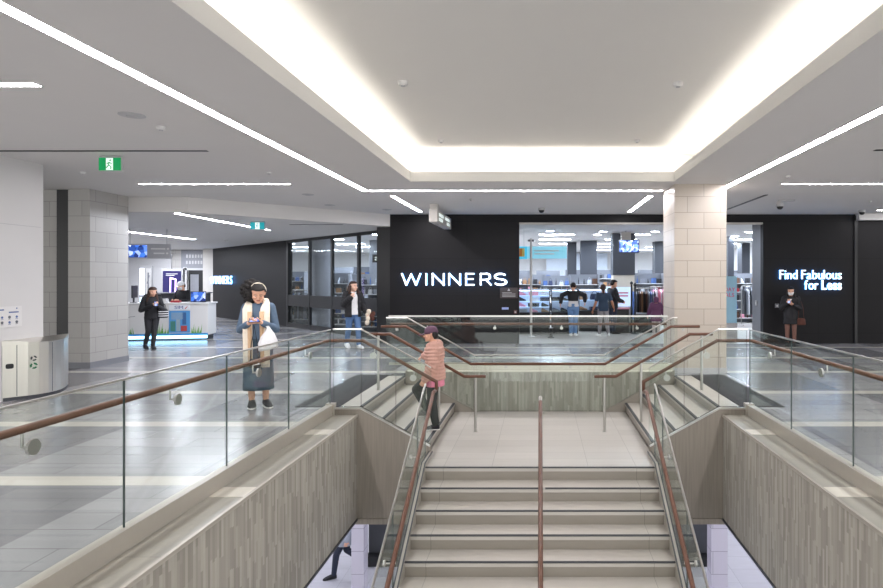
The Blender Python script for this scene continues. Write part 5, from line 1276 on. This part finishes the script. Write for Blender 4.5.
# behind the angled glass
for i, (px_, Y, h, nm) in enumerate(((293, 26.5, 2.1, 'shelf behind the first window from the lit letters'), (301, 23.4, 1.1, 'low shelf behind the first window from the lit letters'), (339, 22.8, 2.0, 'shelf behind the third window'), (350, 21.0, 1.2, 'low shelf behind the third window'), (365, 21.6, 1.95, 'low shelf behind the fourth window'), (378, 19.9, 1.1, 'low shelf by the dark department sign'), (346, 27, 2.3, 'tall far shelf behind the third window'), (368, 26, 2.3, 'tall far shelf behind the fourth window'))):
    X = PX(px_, 280, Y).x
    gondola(X, Y, 1.1, h, 'on the '+nm, 'white '+nm+' with shoes and bags', ['handbag', 'box', 'shoe', 'shoe', 'bottle'], ['black', 'black', 'white', 'grey', 'silver', 'tan', 'blue'], 0, 5)
# clothes rails
def rail(px_, Y, w, h, n_, cols, where, lb, rz=0):
    X = PX(px_, 280, Y).x; t = thing('clothes_rack', lb, 'clothes rack', (X, Y, 0), rz)
    b = B(); b.tube([(-w/2, 0, .08), (-w/2, 0, h), (w/2, 0, h), (w/2, 0, .08)], .016, 8); b.out('rail', 'steel', t, smooth=True)
    for s_ in (-1, 1): b = B(); b.tube([(s_*w/2, -.25, .05), (s_*w/2, .25, .05)], .02, 8); b.out('foot', 'steel', t)
    MM = M.LocRotScale(V((X, Y, 0)), t.rotation_euler, None)
    for i in range(n_): put('garment', cols[i % len(cols)], MM @ V((-w/2+.08+(w-.16)*i/(n_-1), 0, h-.1)), rz+R.uniform(-.1, .1), where)
rail(644, 20.4, .9, 1.45, 11, ['blue', 'grey', 'black', 'brown', 'tan', 'black', 'brown', 'grey'], 'on the rail beside the purple coated child', 'steel clothes rail with dark coats beside the purple coated child')
rail(658, 21.3, .5, 1.5, 6, ['pink', 'white', 'pink'], 'on the rail half hidden by the cream pillar', 'steel clothes rail with pink tops half hidden by the cream pillar')
rail(748, 22.5, .5, 1.5, 6, ['black', 'grey', 'white'], 'on the rail behind the pink advert board', 'steel clothes rail seen past the pink advert board')
rail(303, 22.4, .6, 1.35, 6, ['black', 'grey', 'black'], 'on the rail behind the second window', 'steel clothes rail with dark clothes behind the second window')
for px_, Y, c, lb in ((641, 19.9, 'black', 'black bin of goods under the clothes rail'), (652, 19.9, 'dark', 'dark grey bin of goods beside the purple coated child')):
    X = PX(px_, 280, Y).x; o = thing('storage_bin', lb, 'bin', (X, Y, 0)); board(o, 'body', 'blackmetal' if c == 'black' else 'dark', -.2, .2, 0, .62, -.2, .2, .01); board(o, 'rim', 'midgrey', -.21, .21, .6, .64, -.21, .21, .006)
# lit ad board and table beside the man
o = thing('advert_board', 'pale blue lit board with pink lines behind the table', 'board', PX(618, 300, 20.0)); o.location.z = 0
board(o, 'board', plain('lit_board', (196, 218, 240), .4, emit=(190, 215, 245), es=.5), -.4, .42, .85, 1.5, 0, .04); 
for k in range(2): board(o, 'text_line', GM['pink'], -.16, .34, 1.28-.1*k, 1.33-.1*k, -.006, 0)
for x in (-.35, .37): board(o, 'post', 'lightgrey', x-.02, x+.02, 0, .86, .0, .04)
o = thing('table', 'low table with pink cover by the stanchion posts', 'table', PX(618, 310, 19.6)); o.location.z = 0
board(o, 'body', 'blackmetal', -.36, .36, 0, .78, 0, .3, .01); board(o, 'table_top', GM['pink'], -.38, .38, .78, .82, -.02, .32, .006)
# stanchions
for px_, py_, h, lb in ((631.5, 333, 1.6, 'tall black post left of the entrance pair'), (635, 334, 1.55, 'tall black post right of the entrance pair')):
    Y = F*EYE/(py_-HY); o = thing('stanchion', lb.replace('left of', 'on the left of').replace('right of', 'on the right of'), 'post', ((px_-HX)/F*Y, Y, 0)); b = B(); b.cyl((0, 0, .03), (0, 0, h), .028); b.out('shaft', 'blackmetal', o); b = B(); b.lathe([(.13, 0), (.13, .015), (.03, .035)]); b.out('base', 'blackmetal', o); b = B(); b.lathe([(.02, h-.02), (.05, h), (.05, h+.06), (.01, h+.09)]); b.out('head', 'blackmetal', o)
Y = F*EYE/(338-HY); o = thing('stanchion', 'short black bollard standing before the display cases', 'post', ((551-HX)/F*Y, Y, 0)); b = B(); b.cyl((0, 0, .02), (0, 0, .28), .05); b.out('shaft', 'blackmetal', o); b = B(); b.lathe([(.1, 0), (.1, .02), (.05, .04)]); b.out('base', 'blackmetal', o); b = B(); b.cyl((0, 0, .28), (0, 0, .31), .065); b.out('head', 'midgrey', o)
# promotional board at the entrance
o = thing('advert_board', 'pale blue advert board with pink writing beside the entrance return', 'board', PX(728, 323, 17.6)); zb = o.location.z; o.location.z = 0
board(o, 'board', 'skyblue', -.3, .26, zb, zb+1.37, 0, .05, .006); board(o, 'base', 'lightgrey', -.28, .24, 0, zb, -.1, .15)
pk = plain('pink_ink', (226, 60, 120), .5)
letters('DAY', o, (-.1, -.006, zb+.93), .3, .11, .008, [pk], .1); letters('ALS', o, (-.1, -.006, zb+.77), .28, .11, .008, [pk], .1)
for nm, m, pts in (('picture_skirt', GM['teal'], [(-.28, .2), (-.08, .2), (-.12, .42), (-.24, .42)]), ('picture_top', pk, [(-.26, .42), (-.12, .42), (-.14, .62), (-.24, .62)]), ('picture_leg', GM['tan'], [(-.14, .06), (-.1, .06), (-.12, .2), (-.18, .2)])):
    b = B(); b.prism([(x, -.004, zb+z) for x, z in pts], (0, .005, 0)); b.out(nm, m, o)
for k, lb in enumerate(('brown and white fluffy toy on the low display before the fourth window',)):
    pass
# ================================================================== camera, world, view
cd = bpy.data.cameras.new('camera'); cam = bpy.data.objects.new('camera', cd); COL.objects.link(cam)
cam.location = (0, 0, EYE); cam.rotation_euler = (PI/2, 0, 0)
cd.sensor_width = 36; cd.lens = F*36/883
cd.shift_x = (441.5-HX)/883; cd.shift_y = (HY-294)/883
cd.clip_start = .05
SC.camera = cam
w = bpy.data.worlds.new('world'); SC.world = w; w.use_nodes = True
w.node_tree.nodes['Background'].inputs[0].default_value = (1, .99, .98, 1); w.node_tree.nodes['Background'].inputs[1].default_value = WORLD
vs = SC.view_settings
vs.view_transform = 'Standard'; vs.look = 'None'; vs.gamma = 1; vs.use_curve_mapping = False; vs.exposure = EXPO
c = SC.cycles
c.max_bounces = 8; c.diffuse_bounces = 5; c.glossy_bounces = 4; c.transmission_bounces = 4; c.transparent_max_bounces = 24
c.use_denoising = True; c.sample_clamp_indirect = 6
